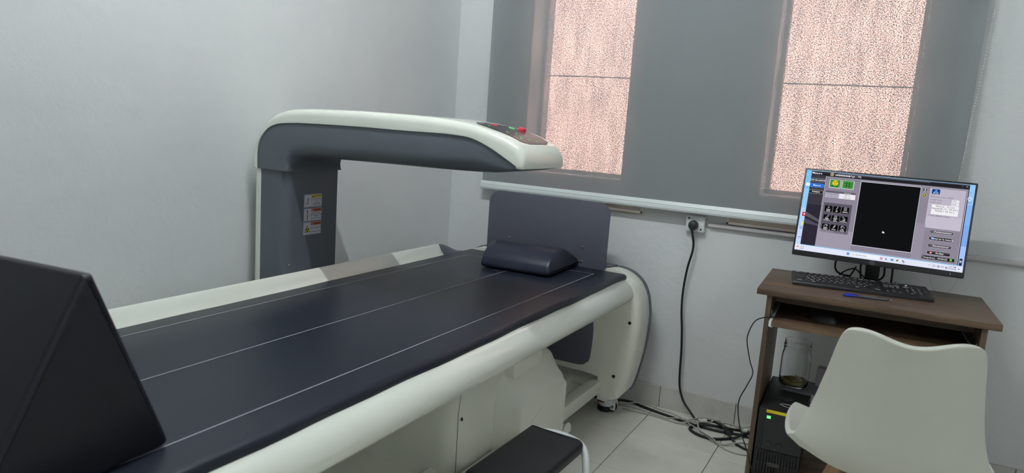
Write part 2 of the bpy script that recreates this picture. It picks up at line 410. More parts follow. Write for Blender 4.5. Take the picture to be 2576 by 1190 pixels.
# ------------------------------------------------------------------ bone densitometer
T = thing('bone_densitometer', 'white and grey bone density scanner table with overhanging arm', 'scanner', (-1.31, 1.6, 0))
OX, OY = -1.31, 1.6
def tp(mb, name, mats, parent=None, smooth=35):          # part modelled in world metres, parented to the scanner
    bmesh.ops.translate(mb.bm, verts=mb.bm.verts[:], vec=(-OX, -OY, 0)); return mb.build(name, mats, parent or T, smooth)
YN, YE = .28, 2.80           # near and far end of the mattress
MZ = .625
# mattress
out = []
for (cx, s) in ((-.945, 1), (-1.678, -1)): pass
prof = [(-.927, .598), (-.923, .603), (-.9225, .612), (-.925, .619), (-.931, .6235), (-.942, .625), (-1.16, .6255), (-1.31, .6262), (-1.46, .6255), (-1.665, .625), (-1.674, .622), (-1.681, .615), (-1.684, .607), (-1.682, .598)]
q = MB(); ys = [YN, YN+.004, YN+.012, YN+.03]+[YN+.03+(YE-.06-YN)*k/40 for k in range(1, 41)]
ys += [YE-.022, YE-.010, YE-.003, YE]
R = []
for y in ys:
    e = min(y-YN, YE-y); f = 1-max(0, 1-e/.022)**2 if e < .022 else 1; f = .86+.14*f
    wv = .0016*math.sin(y*9)+.0012*math.sin(y*23)
    R.append([(x+(wv if (x > -.935 or x < -1.67) else 0), y, .598+(z-.598)*f) for x, z in prof])
q.rings(R)
mat_o = tp(q, 'mattress', NAVY)
def line(pts, name='printed_line', wd=.0027):
    mb = MB(); (x0, y0), (x1, y1) = pts; d = Vector((x1-x0, y1-y0, 0)).normalized(); nn = Vector((-d.y, d.x, 0))*wd/2; N_ = 24; RR = []
    for k in range(N_+1):
        p = Vector((x0+(x1-x0)*k/N_, y0+(y1-y0)*k/N_, 0)); z = .6266-.0012*abs(p.x+1.31)/.36+.0004
        RR.append([(p.x+nn.x, p.y+nn.y, z), (p.x-nn.x, p.y-nn.y, z)])
    mb.rings(RR, closed_ring=False, cap0=False, cap1=False); tp(mb, name, LINE, mat_o, 0)
line(((-1.604, .36), (-1.598, 2.64))); line(((-1.018, .36), (-1.024, 2.685))); line(((-1.311, .36), (-1.306, 2.66))); line(((-1.598, 2.64), (-1.024, 2.685))); line(((-1.604, .36), (-1.018, .36)))
q = MB(); q.box((-.955, 2.44, .600), (-.9255, 2.452, .618), bev=.002); tp(q, 'seam_tab', NAVY2, mat_o)
# table slab + front rail + back rail
q = MB(); q.box((-1.66, YN+.02, .50), (-.96, 2.78, .597)); tp(q, 'table_top', WHITEM)
fr = sp2([(-.965, .600), (-.93, .604), (-.905, .598), (-.884, .580), (-.873, .553), (-.877, .532), (-.890, .518), (-.912, .502), (-.95, .484)], 5) + [(-.975, .478), (-1.06, .474), (-1.06, .52), (-.965, .56)]
q = MB(); q.rext(fr, YN, 2.765, 'y', r=.004, seg=2); tp(q, 'front_rail', WHITE, smooth=50)
br = [(-1.664, .596), (-1.69, .614), (-1.708, .636), (-1.718, .655), (-1.727, .661), (-1.736, .656), (-1.742, .64), (-1.742, .48), (-1.70, .474), (-1.60, .474), (-1.60, .52), (-1.655, .56)]
q = MB(); q.rext(br, YN, 2.60, 'y', r=.004, seg=2); tp(q, 'back_rail', WHITE, smooth=50)
# end panels
RIGHT = sp2([(-1.02, .630), (-.965, .626), (-.921, .611), (-.882, .580), (-.854, .530), (-.841, .470), (-.838, .42), (-.845, .30), (-.872, .155), (-.893, .105), (-.92, .085), (-.945, .080)], 5)
FOOT = [(-.948, .068), (-.992, .072), (-.998, .172), (-1.06, .178), (-1.40, .185), (-1.56, .178), (-1.622, .172), (-1.628, .072), (-1.672, .068)]
def endpanel(yi, ym, yo, sgn):
    full = RIGHT+FOOT+[(2*-1.31-x, z) for x, z in RIGHT[::-1]]
    low_ = [(x, min(z, .594)) for x, z in full if z < .60 or abs(x+1.31) < .34]
    rad = [max(.006, min(.034, .006+(.592-z)*.5)) if (.10 < z < .592 and abs(x+1.31) > .33) else .006 for x, z in low_]
    q = MB(); q.rext(low_, yi, ym, 'y', radii=rad, seg=5, r1=0); e = tp(q, 'end_panel', WHITEM, smooth=40)
    cap = [(x, z) for x, z in full if not (abs(x+1.31) < .315 and z < .3)]
    cap = [(x, max(z, .10)) for x, z in cap]
    q = MB(); q.rext(cap, ym, yo, 'y', r=.006, seg=2, r0=0); tp(q, 'end_cap', WHITEM, e, 40)
    o2 = [(-1.31+(x+1.31)*1.011, .36+(z-.36)*1.017) for x, z in cap]
    q = MB(); q.rext(o2, yo, yo+.016*sgn, 'y', r=.003, seg=2); tp(q, 'back_plate', GREY, e)
    return e
ep = endpanel(2.765, 2.826, 2.903, 1)
# grey cover closing the end of the rear rail
q = MB(); RR_ = []
for k in range(9):
    t_ = k/8; y = 2.598+t_*.20; h_ = .657-.052*(t_*t_*(3-2*t_))
    RR_.append([(-1.662, y, .590), (-1.668, y, .600+(h_-.600)*.12), (-1.70, y, .600+(h_-.600)*.62), (-1.716, y, h_-.002), (-1.726, y, h_+.002), (-1.742, y, h_-.010), (-1.742, y, .50), (-1.662, y, .50)])
q.rings(RR_); tp(q, 'corner_cover', GREYD, ep, 50)
ins = sp2([(-1.045, .462), (-1.031, .37), (-1.036, .25), (-1.052, .222), (-1.085, .208), (-1.20, .207), (-1.42, .207), (-1.535, .208), (-1.568, .222), (-1.584, .25), (-1.589, .37), (-1.575, .462)], 4)
q = MB(); q.rext(ins, 2.758, 2.766, 'y', r=.004, seg=2); tp(q, 'inset_panel', GREYD, ep)
for (x, z) in ((-.878, .43), (-.925, .19), (-1.742, .43), (-1.695, .19)):
    q = MB(); q.lathe([(0, 2.7635), (.007, 2.7635), (.0075, 2.768), (.0075, 2.775), (0, 2.775)], c=(x, 0, z), axis='y', n=12); tp(q, 'screw_hole', BLACK2, ep)
ep2 = endpanel(YN, YN-.06, YN-.14, -1)
# headboard plate with screws and floor flange
q = MB(); q.rext(rrect(-1.604, .610, -1.022, .905, [.052, .058, .02, .035], 8), 2.813, 2.821, 'y', r=.0025, seg=2)
hb = tp(q, 'headboard', GREYD)
q = MB(); q.rext([(-1.60, 2.823), (-1.028, 2.823), (-1.012, 2.85), (-1.000, 2.902), (-1.62, 2.902)], .632, .637, 'z', r=.001, seg=1); tp(q, 'flange', GREYD, hb)
for (x, z) in ((-1.489, .70), (-1.134, .705), (-1.134, .642), (-1.489, .642)):
    q = MB(); q.lathe([(0, 2.8095), (.004, 2.810), (.0065, 2.8135), (0, 2.8135)], c=(x, 0, z), axis='y', n=12); tp(q, 'screw', CHROME, hb)
# base: beams, cross member, casters
for x0 in (-1.03, -1.64):
    q = MB(); q.box((x0, YN, .103), (x0+.05, 2.775, .158), bev=.004); tp(q, 'base_beam', WHITEM)
q = MB(); q.box((-1.60, YN+.1, .112), (-1.02, 2.77, .120)); q.box((-1.13, YN, .118), (-1.11, 2.77, .15)); tp(q, 'base_tray', WHITEM)
for (cx, cy) in ((-.975, 2.852), (-1.645, 2.852), (-.975, .22), (-1.645, .22)):
    q = MB(); q.lathe([(0, .068), (.030, .068), (.034, .062), (.036, .048), (.035, .030), (.030, .026), (0, .026)], c=(cx, cy, 0), n=24)
    q.box((cx+.012, cy-.016, .012), (cx+.046, cy-.010, .055), bev=.003); q.box((cx+.012, cy+.010, .012), (cx+.046, cy+.016, .055), bev=.003)
    ca = tp(q, 'caster', METALW)
    q = MB(); q.lathe([(0, -.009), (.022, -.009), (.025, -.005), (.025, .005), (.022, .009), (0, .009)], c=(cx+.024, cy, .025), axis='y', n=20); tp(q, 'wheel', BLACK2, ca)
    q = MB(); q.lathe([(0, .024), (.030, .024), (.033, .018), (.033, .006), (.028, 0), (0, 0)], c=(cx-.004, cy, 0.0), n=20); tp(q, 'leveling_pad', BLACK2, ca)
    q = MB(); q.lathe([(0, -.002), (.0065, -.002), (.0065, .003), (0, .003)], c=(cx+.034, cy-.0175, .028), axis='y', n=12); tp(q, 'axle_bolt', CHROME, ca)
    q = MB(); q.box((cx-.030, cy-.040, .046), (cx+.004, cy-.030, .060), bev=.003); tp(q, 'brake_wheel', mat('brake_red', (92, 34, 34), .5), ca)
# housing under the table
hx = -1.035
pl = rrect(-1.60, 1.725, hx, 2.10, [.02, .02, .05, .075], 8)
q = MB(); q.rext(pl, .078, .474, 'z', r=.004, seg=2); ho = tp(q, 'generator_housing', WHITEM)
bo = rrect(1.932, .08, 2.392, .410, [.118, .112, .004, .004], 14)
ww = []
for k in range(len(bo)):
    a, c = Vector(bo[k-1]), Vector(bo[(k+1) % len(bo)]); e_ = (c-a).normalized(); ny, nz_ = e_.y, -e_.x
    ww.append(max(0, nz_)+.22*max(0, -ny)+1.0*max(0, ny))
q = MB(); q.rprof(bo, 'x', [(0, -1.58, ww), (0, -1.046, ww), (.001, -1.038, ww), (.005, -1.031, ww), (.010, -1.025, ww), (.062, -.962, ww), (.067, -.957, ww), (.072, -.952, ww), (.077, -.9485, ww), (.083, -.946, ww), (.089, -.945, ww)]); tp(q, 'motor_cover', WHITEM, ho, 40)
q = MB(); q.box((-1.14, 1.99, .385), (-1.00, 2.20, .480), bev=.006); tp(q, 'support_block', WHITEM, ho)
q = MB(); q.tube([(hx-.018, 1.7455, z) for z in (.079, .15, .25)]+[(hx-.0185, 1.745, .33), (hx-.014, 1.746, .40), (hx-.008, 1.7485, .43), (hx-.001, 1.757, .472)], .0007, 6); tp(q, 'panel_seam', DARKGREY, ho)
q = MB(); q.sphere((hx-.0095, 1.752, .318), .006, 10, 8, sc=(.6, .6, 1)); tp(q, 'screw_hole', BLACK2, ho)
q = MB(); q.tube(smooth_path([(-.945, 1.975, .16), (-.9447, 1.985, .205), (-.9447, 2.005, .222), (-.9447, 2.05, .245), (-.9447, 2.12, .268)], 5), .0008, 6); tp(q, 'embossed_line', WHITE, ho)
# column and arm
CX0, CX1, CY0, CY1 = -1.888, -1.76, 1.728, 1.985
q = MB(); q.rext(rrect(-1.874, CY0, CX1, CY1, [.012, .004, .004, .034], 8), .02, 1.0, 'z', r=.002, seg=1); co = tp(q, 'column', GREY)
q = MB(); q.rext(rrect(-1.905, CY0-.002, -1.872, CY1+.002, [.003, .02, .02, .003], 5), .02, 1.0, 'z', r=.002, seg=1); tp(q, 'column_back_cover', WHITE, co)
gtop = [(-1.884, .997), (-1.884, 1.05), (-1.876, 1.085), (-1.854, 1.116), (-1.822, 1.139), (-1.78, 1.151), (-1.72, 1.156), (-1.675, 1.158), (-1.466, 1.161), (-1.285, 1.160), (-1.17, 1.161), (-1.11, 1.160), (-1.054, 1.155), (-.999, 1.137), (-.944, 1.110), (-.905, 1.089)]
gtop_s = sp2(gtop, 4)
low = sp2([(-.905, 1.082), (-.94, 1.071), (-1.02, 1.062), (-1.161, 1.058), (-1.341, 1.056), (-1.52, 1.053), (-1.66, 1.05), (-1.715, 1.043), (-1.738, 1.03), (-1.748, 1.012), (-1.75, .997)], 4)
AY0, AY1 = 1.722, 1.984
out = gtop_s+low
rad = [.0015]*len(gtop_s)+[.0015+.040*min(1, max(0, (z-1.0)/.05))*min(1, max(0, (-.905-x)/.12)) for x, z in low]
q = MB(); q.rext(out, AY0, AY1, 'y', radii=rad, seg=6); am = tp(q, 'scanner_arm', GREY, smooth=50)
wo = sp2([(-.905, 1.083), (-.893, 1.081), (-.885, 1.084), (-.882, 1.10), (-.886, 1.122), (-.898, 1.139), (-.918, 1.153), (-.95, 1.167), (-1.0, 1.181), (-1.06, 1.193), (-1.14, 1.202), (-1.24, 1.207), (-1.45, 1.209), (-1.62, 1.206), (-1.71, 1.202), (-1.765, 1.195), (-1.812, 1.178), (-1.85, 1.148), (-1.876, 1.115), (-1.893, 1.08), (-1.900, 1.05), (-1.902, .997)], 4)
outw = gtop_s[::1]+wo
radw = [.0012]*len(gtop_s)+[.024 if (x > -.9 or z > 1.06) else .008 for x, z in wo]
gd = [min(math.hypot(x-a, z-c) for a, c in gtop_s) for x, z in wo]
radw[len(gtop_s):] = [min(r_w, max(.0015, .62*d_w)) for r_w, d_w in zip(radw[len(gtop_s):], gd)]
radw[len(gtop_s)] = .002
q = MB(); q.rext(outw, AY0-.004, AY1+.004, 'y', radii=radw, seg=6); sh = tp(q, 'arm_top_shell', WHITE, am, 50)
# control panel lying on the sloping nose
def nose_z(x):
    pts = [(-.886, 1.122), (-.898, 1.139), (-.918, 1.153), (-.95, 1.167), (-1.0, 1.181), (-1.06, 1.193), (-1.14, 1.202), (-1.24, 1.207), (-1.45, 1.209)]
    for (a, za), (c, zc) in zip(pts, pts[1:]):
        if c <= x <= a: return za+(zc-za)*(x-a)/(c-a)
    return 1.12
pan = sp2([(-.911, 1.780), (-.908, 1.86), (-.911, 1.925), (-.92, 1.940), (-.95, 1.948), (-1.02, 1.945), (-1.075, 1.925), (-1.115, 1.86), (-1.075, 1.79), (-1.02, 1.766), (-.95, 1.762), (-.92, 1.768)], 5, True)
q = MB()
xs_ = [-.9095+(-.2045)*k/22 for k in range(23)]
def panel_span(x):
    ys_ = []
    n = len(pan)
    for i in range(n):
        (xa, ya), (xb, yb) = pan[i], pan[(i+1) % n]
        if (xa-x)*(xb-x) <= 0 and abs(xb-xa) > 1e-9: ys_.append(ya+(yb-ya)*(x-xa)/(xb-xa))
    return (min(ys_), max(ys_)) if len(ys_) >= 2 else None
rows = []
for x in xs_:
    s = panel_span(x)
    if s: rows.append([(x, s[0]+(s[1]-s[0])*k/8, nose_z(x)+.0018) for k in range(9)])
q.rings(rows, closed_ring=False, cap0=False, cap1=False)
cp = tp(q, 'control_panel', mat('panel_black_gloss', (46, 46, 52), .2), am, 60)
def on_panel(x, y, r0, r1, name, mts, h=.002, n=14):
    mb = MB(); mb.lathe([(0, 0), (1, 0), (1, .6), (.8, 1), (0, 1)], n=n)
    sl = math.atan2(nose_z(x-.01)-nose_z(x+.01), .02)
    M_ = Matrix.Translation((x, y, nose_z(x)+.0015)) @ Matrix.Rotation(sl, 4, 'Y') @ Matrix.Diagonal((r0, r1, h, 1))
    bmesh.ops.transform(mb.bm, matrix=M_, verts=mb.bm.verts[:]); return tp(mb, name, mts, am)
on_panel(-1.005, 1.932, .012, .012, 'emergency_button', RED, .009)
LG = glow('panel_green_light', (110, 225, 140)); LR = glow('panel_red_light', (225, 80, 80))
on_panel(-1.065, 1.865, .011, .009, 'red_indicator', LR)
on_panel(-1.03, 1.912, .010, .008, 'green_indicator', LG)
for (x, y) in ((-.937, 1.80), (-.930, 1.832), (-.922, 1.87), (-.945, 1.812), (-1.048, 1.808), (-.985, 1.805), (-.975, 1.84)):
    on_panel(x, y, .0038, .0028, 'green_indicator', LG, .001, 8)
# warning labels on the column face (+x side)
def label_plate(k, zc, yc, hd, kind):
    Wd, Hh = .086, .0445
    M_ = frame_matrix((CX1+.0004, yc, zc), (0, 1, 0), (0, 0, 1), (1, 0, 0))
    mb = MB()
    def rect(u0, v0, u1, v1, mi, l): mb.face([M_ @ Vector((u*Wd, v*Hh, l*.00015)) for u, v in ((u0, v0), (u1, v0), (u1, v1), (u0, v1))], mi)
    def txt(s, u, v, sz, mi=1, bold=.01, sx_=1): mb.mesh(text_mesh(s, bold=bold), M_ @ Matrix.Translation((u*Wd, v*Hh, .0006)) @ Matrix.Diagonal((sz*sx_, sz, 1, 1)), mi)
    rect(-.5, -.5, .5, .5, 0, 0); rect(-.07, .22, .48, .47, hd, 2)
    for (a, c, d_2, e) in ((-.48, -.47, -.47, .47), (-.08, -.47, -.07, .47), (.475, -.47, .483, .47), (-.48, .455, .48, .47), (-.48, -.47, .48, -.455)): rect(a, c, d_2, e, 1, 1)
    txt({2: 'CAUTION', 3: 'WARNING'}[hd], .24, .345, .0085)
    rect(-.03, .27, .02, .275, 1, 3)
    mb.face([M_ @ Vector((u*Wd, v*Hh, .0005)) for u, v in ((-.045, .27), (.02, .27), (-.012, .42))], 1 if hd == 2 else 0)
    if kind == 0:
        for v, s in ((.11, 'HANDS OFF MOVING'), (-.02, 'PARTS'), (-.16, 'DO NOT STAND'), (-.26, 'UNDER THE ARM'), (-.36, 'DURING THE SCAN')): txt(s, .2, v, .0042)
        rect(-.30, -.25, -.27, .2, 1, 2); rect(-.42, -.24, -.3, -.20, 1, 2); rect(-.27, .12, -.17, .15, 1, 2)
    elif kind == 1:
        for v, s in ((.10, 'HAND HAZARD,'), (-.02, 'KEEP HAND OUT FROM'), (-.13, 'BARRIER.'), (-.30, 'DO NOT PUT HAND')): txt(s, .2, v, .0050)
        rect(-.33, -.38, -.29, .02, 1, 2); rect(-.33, .08, -.29, .36, 1, 2)
        for (a, c, d_2, e) in ((-.24, -.1, -.1, -.09), (-.24, .1, -.1, .11), (-.24, -.1, -.235, .1), (-.42, -.03, -.36, -.02)): rect(a, c, d_2, e, 1, 2)
    else:
        txt('X-RAY RADIATION', .2, -.0, .0062); txt('엑스레이 방사선', .2, -.30, .0066)
        T3 = [(-.44, -.30), (-.12, -.30), (-.28, .27)]
        mb.face([M_ @ Vector((u*Wd, v*Hh, .0003)) for u, v in T3], 1)
        c0 = Vector((-.28, -.11)); T4 = [tuple(c0+(Vector(p)-c0)*.82) for p in T3]
        mb.face([M_ @ Vector((u*Wd, v*Hh, .00045)) for u, v in T4], 2)
        for a0 in (90, 210, 330):
            arc = [(math.cos(math.radians(a0-180+x)), math.sin(math.radians(a0-180+x))) for x in (-30, -10, 10, 30)]
            mb.face([M_ @ Vector((c0.x*Wd, c0.y*Hh, .0006))]+[M_ @ Vector((c0.x*Wd+.0082*cx_, c0.y*Hh+.0082*cy_, .0006)) for cx_, cy_ in arc], 1)
    o = tp(mb, 'warning_label', [PAPER, INK, LYEL, LORG], co, 0)
    o['label'] = ['yellow headed caution sticker, uppermost on the column', 'orange headed warning sticker, middle one on the column', 'orange headed radiation sticker with yellow triangle'][kind]
label_plate(0, .893, 1.857, 2, 0); label_plate(1, .8445, 1.857, 3, 1); label_plate(2, .797, 1.856, 3, 2)
q = MB(); q.sphere((CX1, 1.752, .68), .004, 8, 6, sc=(.4, 1, 1)); tp(q, 'screw', CHROME, co)

# ------------------------------------------------------------------ cushions on the table
PX, PY = -1.275, 2.63
prof = sp2([(-.150, .001), (-.166, .006), (-.170, .020), (-.160, .046), (-.135, .072), (-.098, .090), (-.05, .096), (.0, .090), (.05, .075), (.10, .056), (.14, .038), (.163, .022), (.168, .010), (.155, .001)], 4)
q = MB(); q.rext(prof, -.152, .152, 'x', r=.016, seg=5)
o = q.build('bolster_pillow', NAVY2, None, 50); o.location = (-1.279, 2.626, MZ+.0024); o.rotation_euler = (0, 0, math.radians(2.5))
tag(o, 'navy half-round vinyl pillow lying at the head of the scanner table', 'pillow')
q = MB(); pts = [(-.183, 0), (.150, 0), (.0135, .317), (-.002, .317)]
out = []
for i, p in enumerate(pts):
    a, c = Vector(pts[i-1]), Vector(pts[(i+1) % 4]); pp = Vector(p); rr_ = .02 if i < 2 else .004
    d1 = (a-pp).normalized(); d2 = (c-pp).normalized()
    for k in range(5): tt = k/4; out.append(tuple((pp+d1*rr_)*(1-tt)**2+pp*2*tt*(1-tt)+(pp+d2*rr_)*tt*tt))
q.rext(out, -.52, 0, 'x', r=.010, seg=4)
o = q.build('wedge_cushion', WEDGEM, None, 40); o.location = (-1.003, .605, MZ+.0024); o.rotation_euler = (0, 0, math.radians(5.5))
tag(o, 'dark triangular vinyl support cushion standing on the near end of the table', 'cushion')

# ------------------------------------------------------------------ stool
t = thing('step_stool', 'low stool with black padded seat and white tube frame', 'stool', (-.793, 1.70, 0), math.radians(-1.5))
SZ = .30
q = MB(); se = rrect(-.093, -.19, .093, .19, [.03, .006, .02, .02], 6); q.rext(se, SZ-.034, SZ, 'z', r=.013, seg=5, r0=.5); q.build('seat', BLACKV, t, 50)
q = MB(); 
def leg_loop(y, bow):
    return smooth_path([(-.105, y, 0), (-.10, y, .12), (-.095, y, SZ-.075), (-.078, y+bow*.6, SZ-.03), (-.03, y+bow, SZ-.019), (.03, y+bow, SZ-.019), (.08, y+bow*.6, SZ-.03), (.104, y, SZ-.075), (.109, y, .12), (.114, y, 0)], 7)
q.tube(leg_loop(.176, .032), .0115, 12); q.build('leg_frame', METALW, t, 60)
q = MB(); q.tube(leg_loop(-.176, -.022), .0115, 12); q.build('leg_frame', METALW, t, 60)
for x in (-.1, .106):
    q = MB(); q.tube([(x, -.176, .10), (x, .176, .10)], .008, 10); q.build('stretcher', METALW, t)
for x, y in ((-.105, .176), (.114, .176), (-.105, -.176), (.114, -.176)):
    q = MB(); q.lathe([(0, 0), (.0145, 0), (.0145, .02), (.0125, .024), (0, .024)], c=(x, y, 0), n=12); q.build('foot_cap', BLACK2, t)

# ------------------------------------------------------------------ desk
DZ = .72; DW, DD = .692, .444; DA = math.radians(2.2)
D = thing('computer_desk', 'small walnut brown computer desk with pull-out keyboard shelf', 'desk', (-.018, 2.697, 0), DA)
hw, hd_ = DW/2, DD/2
q = MB(); q.box((-hw, -hd_, DZ-.0205), (hw, hd_, DZ), bev=.0015); q.build('desktop', WOODX, D)
for s in (-1, 1):
    q = MB(); x = s*(hw-.0405); q.box((x-.008, -hd_+.012, 0), (x+.008, hd_-.02, DZ-.0205), bev=.001); q.build('side_panel', WOODZ, D)
q = MB(); q.box((-hw+.049, -.085, .656), (hw-.049, -.070, DZ-.0205)); q.build('apron', WOODX, D)
q = MB(); q.box((-hw+.049, hd_-.055, .560), (hw-.049, hd_-.04, DZ-.0205)); q.build('back_panel', WOODX, D)
q = MB(); q.box((-hw+.049, -hd_+.015, .045), (hw-.049, hd_-.02, .061), bev=.001); q.build('bottom_shelf', WOODX, D)
q = MB(); q.box((-hw+.049, -hd_+.03, 0), (hw-.049, -hd_+.045, .045)); q.build('plinth', WOODX, D)
q = MB(); q.box((-hw+.060, -hd_-.026, .6035), (hw-.060, hd_-.14, .6195), bev=.001); q.build('keyboard_shelf', WOODX, D)
for s in (-1, 1):
    q = MB(); x = s*(hw-.0555)
    q.box((x-.0045, -hd_-.026, .6025), (x+.0040, hd_-.14, .6215), bev=.001); q.box((x-.001 if s < 0 else x-.009, -hd_-.026, .601), (x+.009 if s < 0 else x+.001, hd_-.14, .603))
    q.build('shelf_runner', METALW, D)
    q = MB(); q.box((s*(hw-.050)-.0015, -hd_+.05, .624), (s*(hw-.050)+.0015, hd_-.06, .642)); q.build('slide_rail', CHROME, D)
def DP(x, y, z): return D.matrix_basis @ Vector((x, y, z)) if False else Matrix.Translation(D.location) @ Matrix.Rotation(DA, 4, 'Z') @ Vector((x, y, z))

# ------------------------------------------------------------------ monitor
MY = 2.80
MA = math.radians(.3)
Mo = thing('monitor', 'black widescreen computer monitor showing the scanning program', 'monitor', (-.026, MY, DZ+.0002), MA)
mw, mh, tilt = .268, .319, math.radians(12.3)
zc = .803-DZ
Mf = Matrix.Translation((0, -.040, zc)) @ Matrix.Rotation(-tilt, 4, 'X') @ Matrix.Rotation(math.radians(.45), 4, 'Y')    # x right, z up, -y towards viewer
def mput(mb, name, mts, parent=Mo, smooth=35):
    bmesh.ops.transform(mb.bm, matrix=Mf, verts=mb.bm.verts[:]); return mb.build(name, mts, parent, smooth)
q = MB(); q.rext(rrect(-mw, 0, mw, mh, .004, 4), -.010, .006, 'y', r=.0015, seg=2); mput(q, 'casing', BLACK)
q = MB(); q.rext(rrect(-mw*.82, .03, mw*.82, mh*.9, .03, 6), .005, .032, 'y', r=.014, seg=4, r0=.05); mput(q, 'rear_shell', BLACK)
q = MB(); q.lathe([(0, -.0112), (.009, -.0112), (.009, -.0100), (0, -.0100)], c=(-.006, 0, .0095), axis='y', n=20); mput(q, 'badge', mat('badge_dark', (70, 72, 82), .25))
q = MB(); q.rext(rrect(-.024, .008, .022, .23, .004, 3), .040, .054, 'y', r=.003, seg=2); q.build('stand_neck', BLACK, Mo)
q = MB(); q.rext(rrect(-.10, .047, .052, .114, .012, 5), 0.0004, .009, 'z', r=.003, seg=2); q.build('stand_base', BLACK, Mo)
q = MB(); q.box((.2275, -.0104, .008), (.2295, -.0099, .010)); mput(q, 'power_light', glow('white_led', (225, 225, 230)))
# screen contents (u right, v down)
su0, su1, sv0, sv1 = -mw+.0065, mw-.0065, mh-.0065, .0185
q = MB(); smats = []
def mid(m_):
    if m_ not in smats: smats.append(m_)
    return smats.index(m_)
def sxy(u, v, l): return (su0+(su1-su0)*u, -.0101-l*.00012, sv0+(sv1-sv0)*v)
def R_(u0, v0, u1, v1, c, l): q.face([sxy(u0, v0, l), sxy(u1, v0, l), sxy(u1, v1, l), sxy(u0, v1, l)], mid(scr(*c)))
def Pg(pts, c, l): q.face([sxy(u, v, l) for u, v in pts], mid(scr(*c)))
ASP = (su1-su0)/(sv0-sv1)
def Disc(u, v, r, c, l, n=18): Pg([(u+r/ASP*math.cos(2*PI*k/n), v+r*math.sin(2*PI*k/n)) for k in range(n)], c, l)
def RR(u0, v0, u1, v1, r, c, l):
    o_ = rrect(u0*ASP, v0, u1*ASP, v1, r, 5); Pg([(a/ASP, c2) for a, c2 in o_], c, l)
def Tx(s, u, v, h, c, l=8, align='CENTER', bold=.006, cond=1.0):
    Hs = (sv0-sv1)*h*1.35; p = sxy(u, v, l)
    q.mesh(text_mesh(s, align=align, bold=bold), frame_matrix(p, (Hs*cond, 0, 0), (0, 0, Hs), (0, -1, 0)), mid(scr(*c)))
def Ln(p, r, wd, c, l):
    (a, b_), (c2, d2) = p, r; d = Vector(((c2-a)*ASP, d2-b_)); nn = Vector((-d.y, d.x)).normalized()*wd/2
    Pg([(a+nn.x/ASP, b_+nn.y), (c2+nn.x/ASP, d2+nn.y), (c2-nn.x/ASP, d2-nn.y), (a-nn.x/ASP, b_-nn.y)], c, l)
R_(0, 0, 1, 1, (150, 203, 246), 0)
for k, c in enumerate(((128, 196, 246), (150, 205, 247), (176, 214, 248), (196, 216, 248))): R_(0, .25*k*.94, .04, .25*(k+1)*.94, c, 1)
for k, c in enumerate(((150, 200, 246), (132, 180, 240), (128, 170, 236), (166, 196, 246))): R_(.96, .25*k*.94, 1, .25*(k+1)*.94, c, 1)
R_(.0325, .005, .970, .925, (62, 58, 68), 2)
R_(.0325, .005, .970, .052, (36, 35, 40), 3); R_(.0325, .005, .970, .016, (74, 72, 82), 4); R_(.20, .005, .75, .022, (98, 96, 108), 4)
R_(.035, .42, .127, .925, (46, 43, 54), 3); Pg([(.035, .52), (.127, .60), (.127, .63), (.035, .57)], (92, 88, 102), 4); Pg([(.035, .60), (.127, .66), (.127, .68), (.035, .66)], (80, 76, 90), 4)
R_(.1265, .062, .9645, .922, (205, 202, 214), 3); R_(.1285, .066, .9625, .918, (140, 134, 150), 4)
R_(.13, .70, .345, .916, (160, 153, 170), 5); R_(.705, .50, .76, .916, (150, 144, 160), 5); R_(.13, .068, .345, .09, (128, 122, 138), 5)
Tx('Mesure', .068, .032, .028, (235, 235, 238)); Disc(.163, .030, .021, (200, 184, 140), 5); Disc(.163, .030, .013, (96, 84, 60), 6); Ln((.163, .02), (.163, .04), .006, (220, 210, 180), 7)
for k in range(9): R_(.184+.0105*k, .026, .184+.0105*k+.0085, .043, (216, 216, 220), 6)
Tx('( Age : 70)', .306, .033, .024, (225, 225, 228))
Ln((.931, .022), (.931, .036), .008, (120, 118, 126), 6); Ln((.95, .018), (.96, .036), .003, (170, 168, 176), 6); Ln((.96, .018), (.95, .036), .003, (170, 168, 176), 6)
for (v0, v1, c1, c2, s) in ((.094, .140, (150, 150, 156), (40, 40, 44), 'Liste des patients'), (.158, .208, (90, 150, 230), (38, 112, 216), 'Mesure'), (.236, .285, (165, 165, 170), (24, 24, 26), 'Analyse')):
    RR(.0325, v0, .124, v1, .02, c1, 5); RR(.034, v0+.004, .122, v1-.004, .017, c2, 6)
    if c2[2] < 100: RR(.036, v0+.006, .119, (v0+v1)/2, .008, tuple(x+34 for x in c2), 7)
    Tx(s, .078, (v0+v1)/2, .022, (240, 240, 244), 9, cond=.8 if len(s) > 10 else 1)
for (u0, u1) in ((.154, .226), (.233, .308)): R_(u0, .086, u1, .194, (216, 218, 220), 5); R_(u0+.004, .093, u1-.004, .187, (70, 146, 66), 6)
Disc(.190, .133, .032, (236, 208, 48), 7)
for a in (90, 210, 330): Disc(.190+.016/ASP*math.cos(math.radians(a)), .130+.016*math.sin(math.radians(a)), .008, (186, 92, 36), 8, 8)
Ln((.170, .172), (.210, .172), .006, (40, 66, 30), 7); Ln((.172, .176), (.180, .160), .005, (40, 66, 30), 7); Ln((.208, .176), (.200, .160), .005, (40, 66, 30), 7)
for d in (-.008, .008): Ln((.270+d, .104), (.270+d, .176), .006, (24, 58, 24), 7); Ln((.246, .140+d*1.7), (.294, .140+d*1.7), .006, (24, 58, 24), 7)
R_(.138, .226, .328, .318, (150, 146, 160), 5); R_(.1395, .230, .327, .254, (98, 94, 106), 6); R_(.1395, .256, .225, .284, (176, 171, 186), 6); R_(.1395, .286, .225, .315, (182, 177, 192), 6)
R_(.2265, .256, .327, .284, (240, 238, 244), 6); R_(.2265, .286, .327, .315, (240, 238, 244), 6)
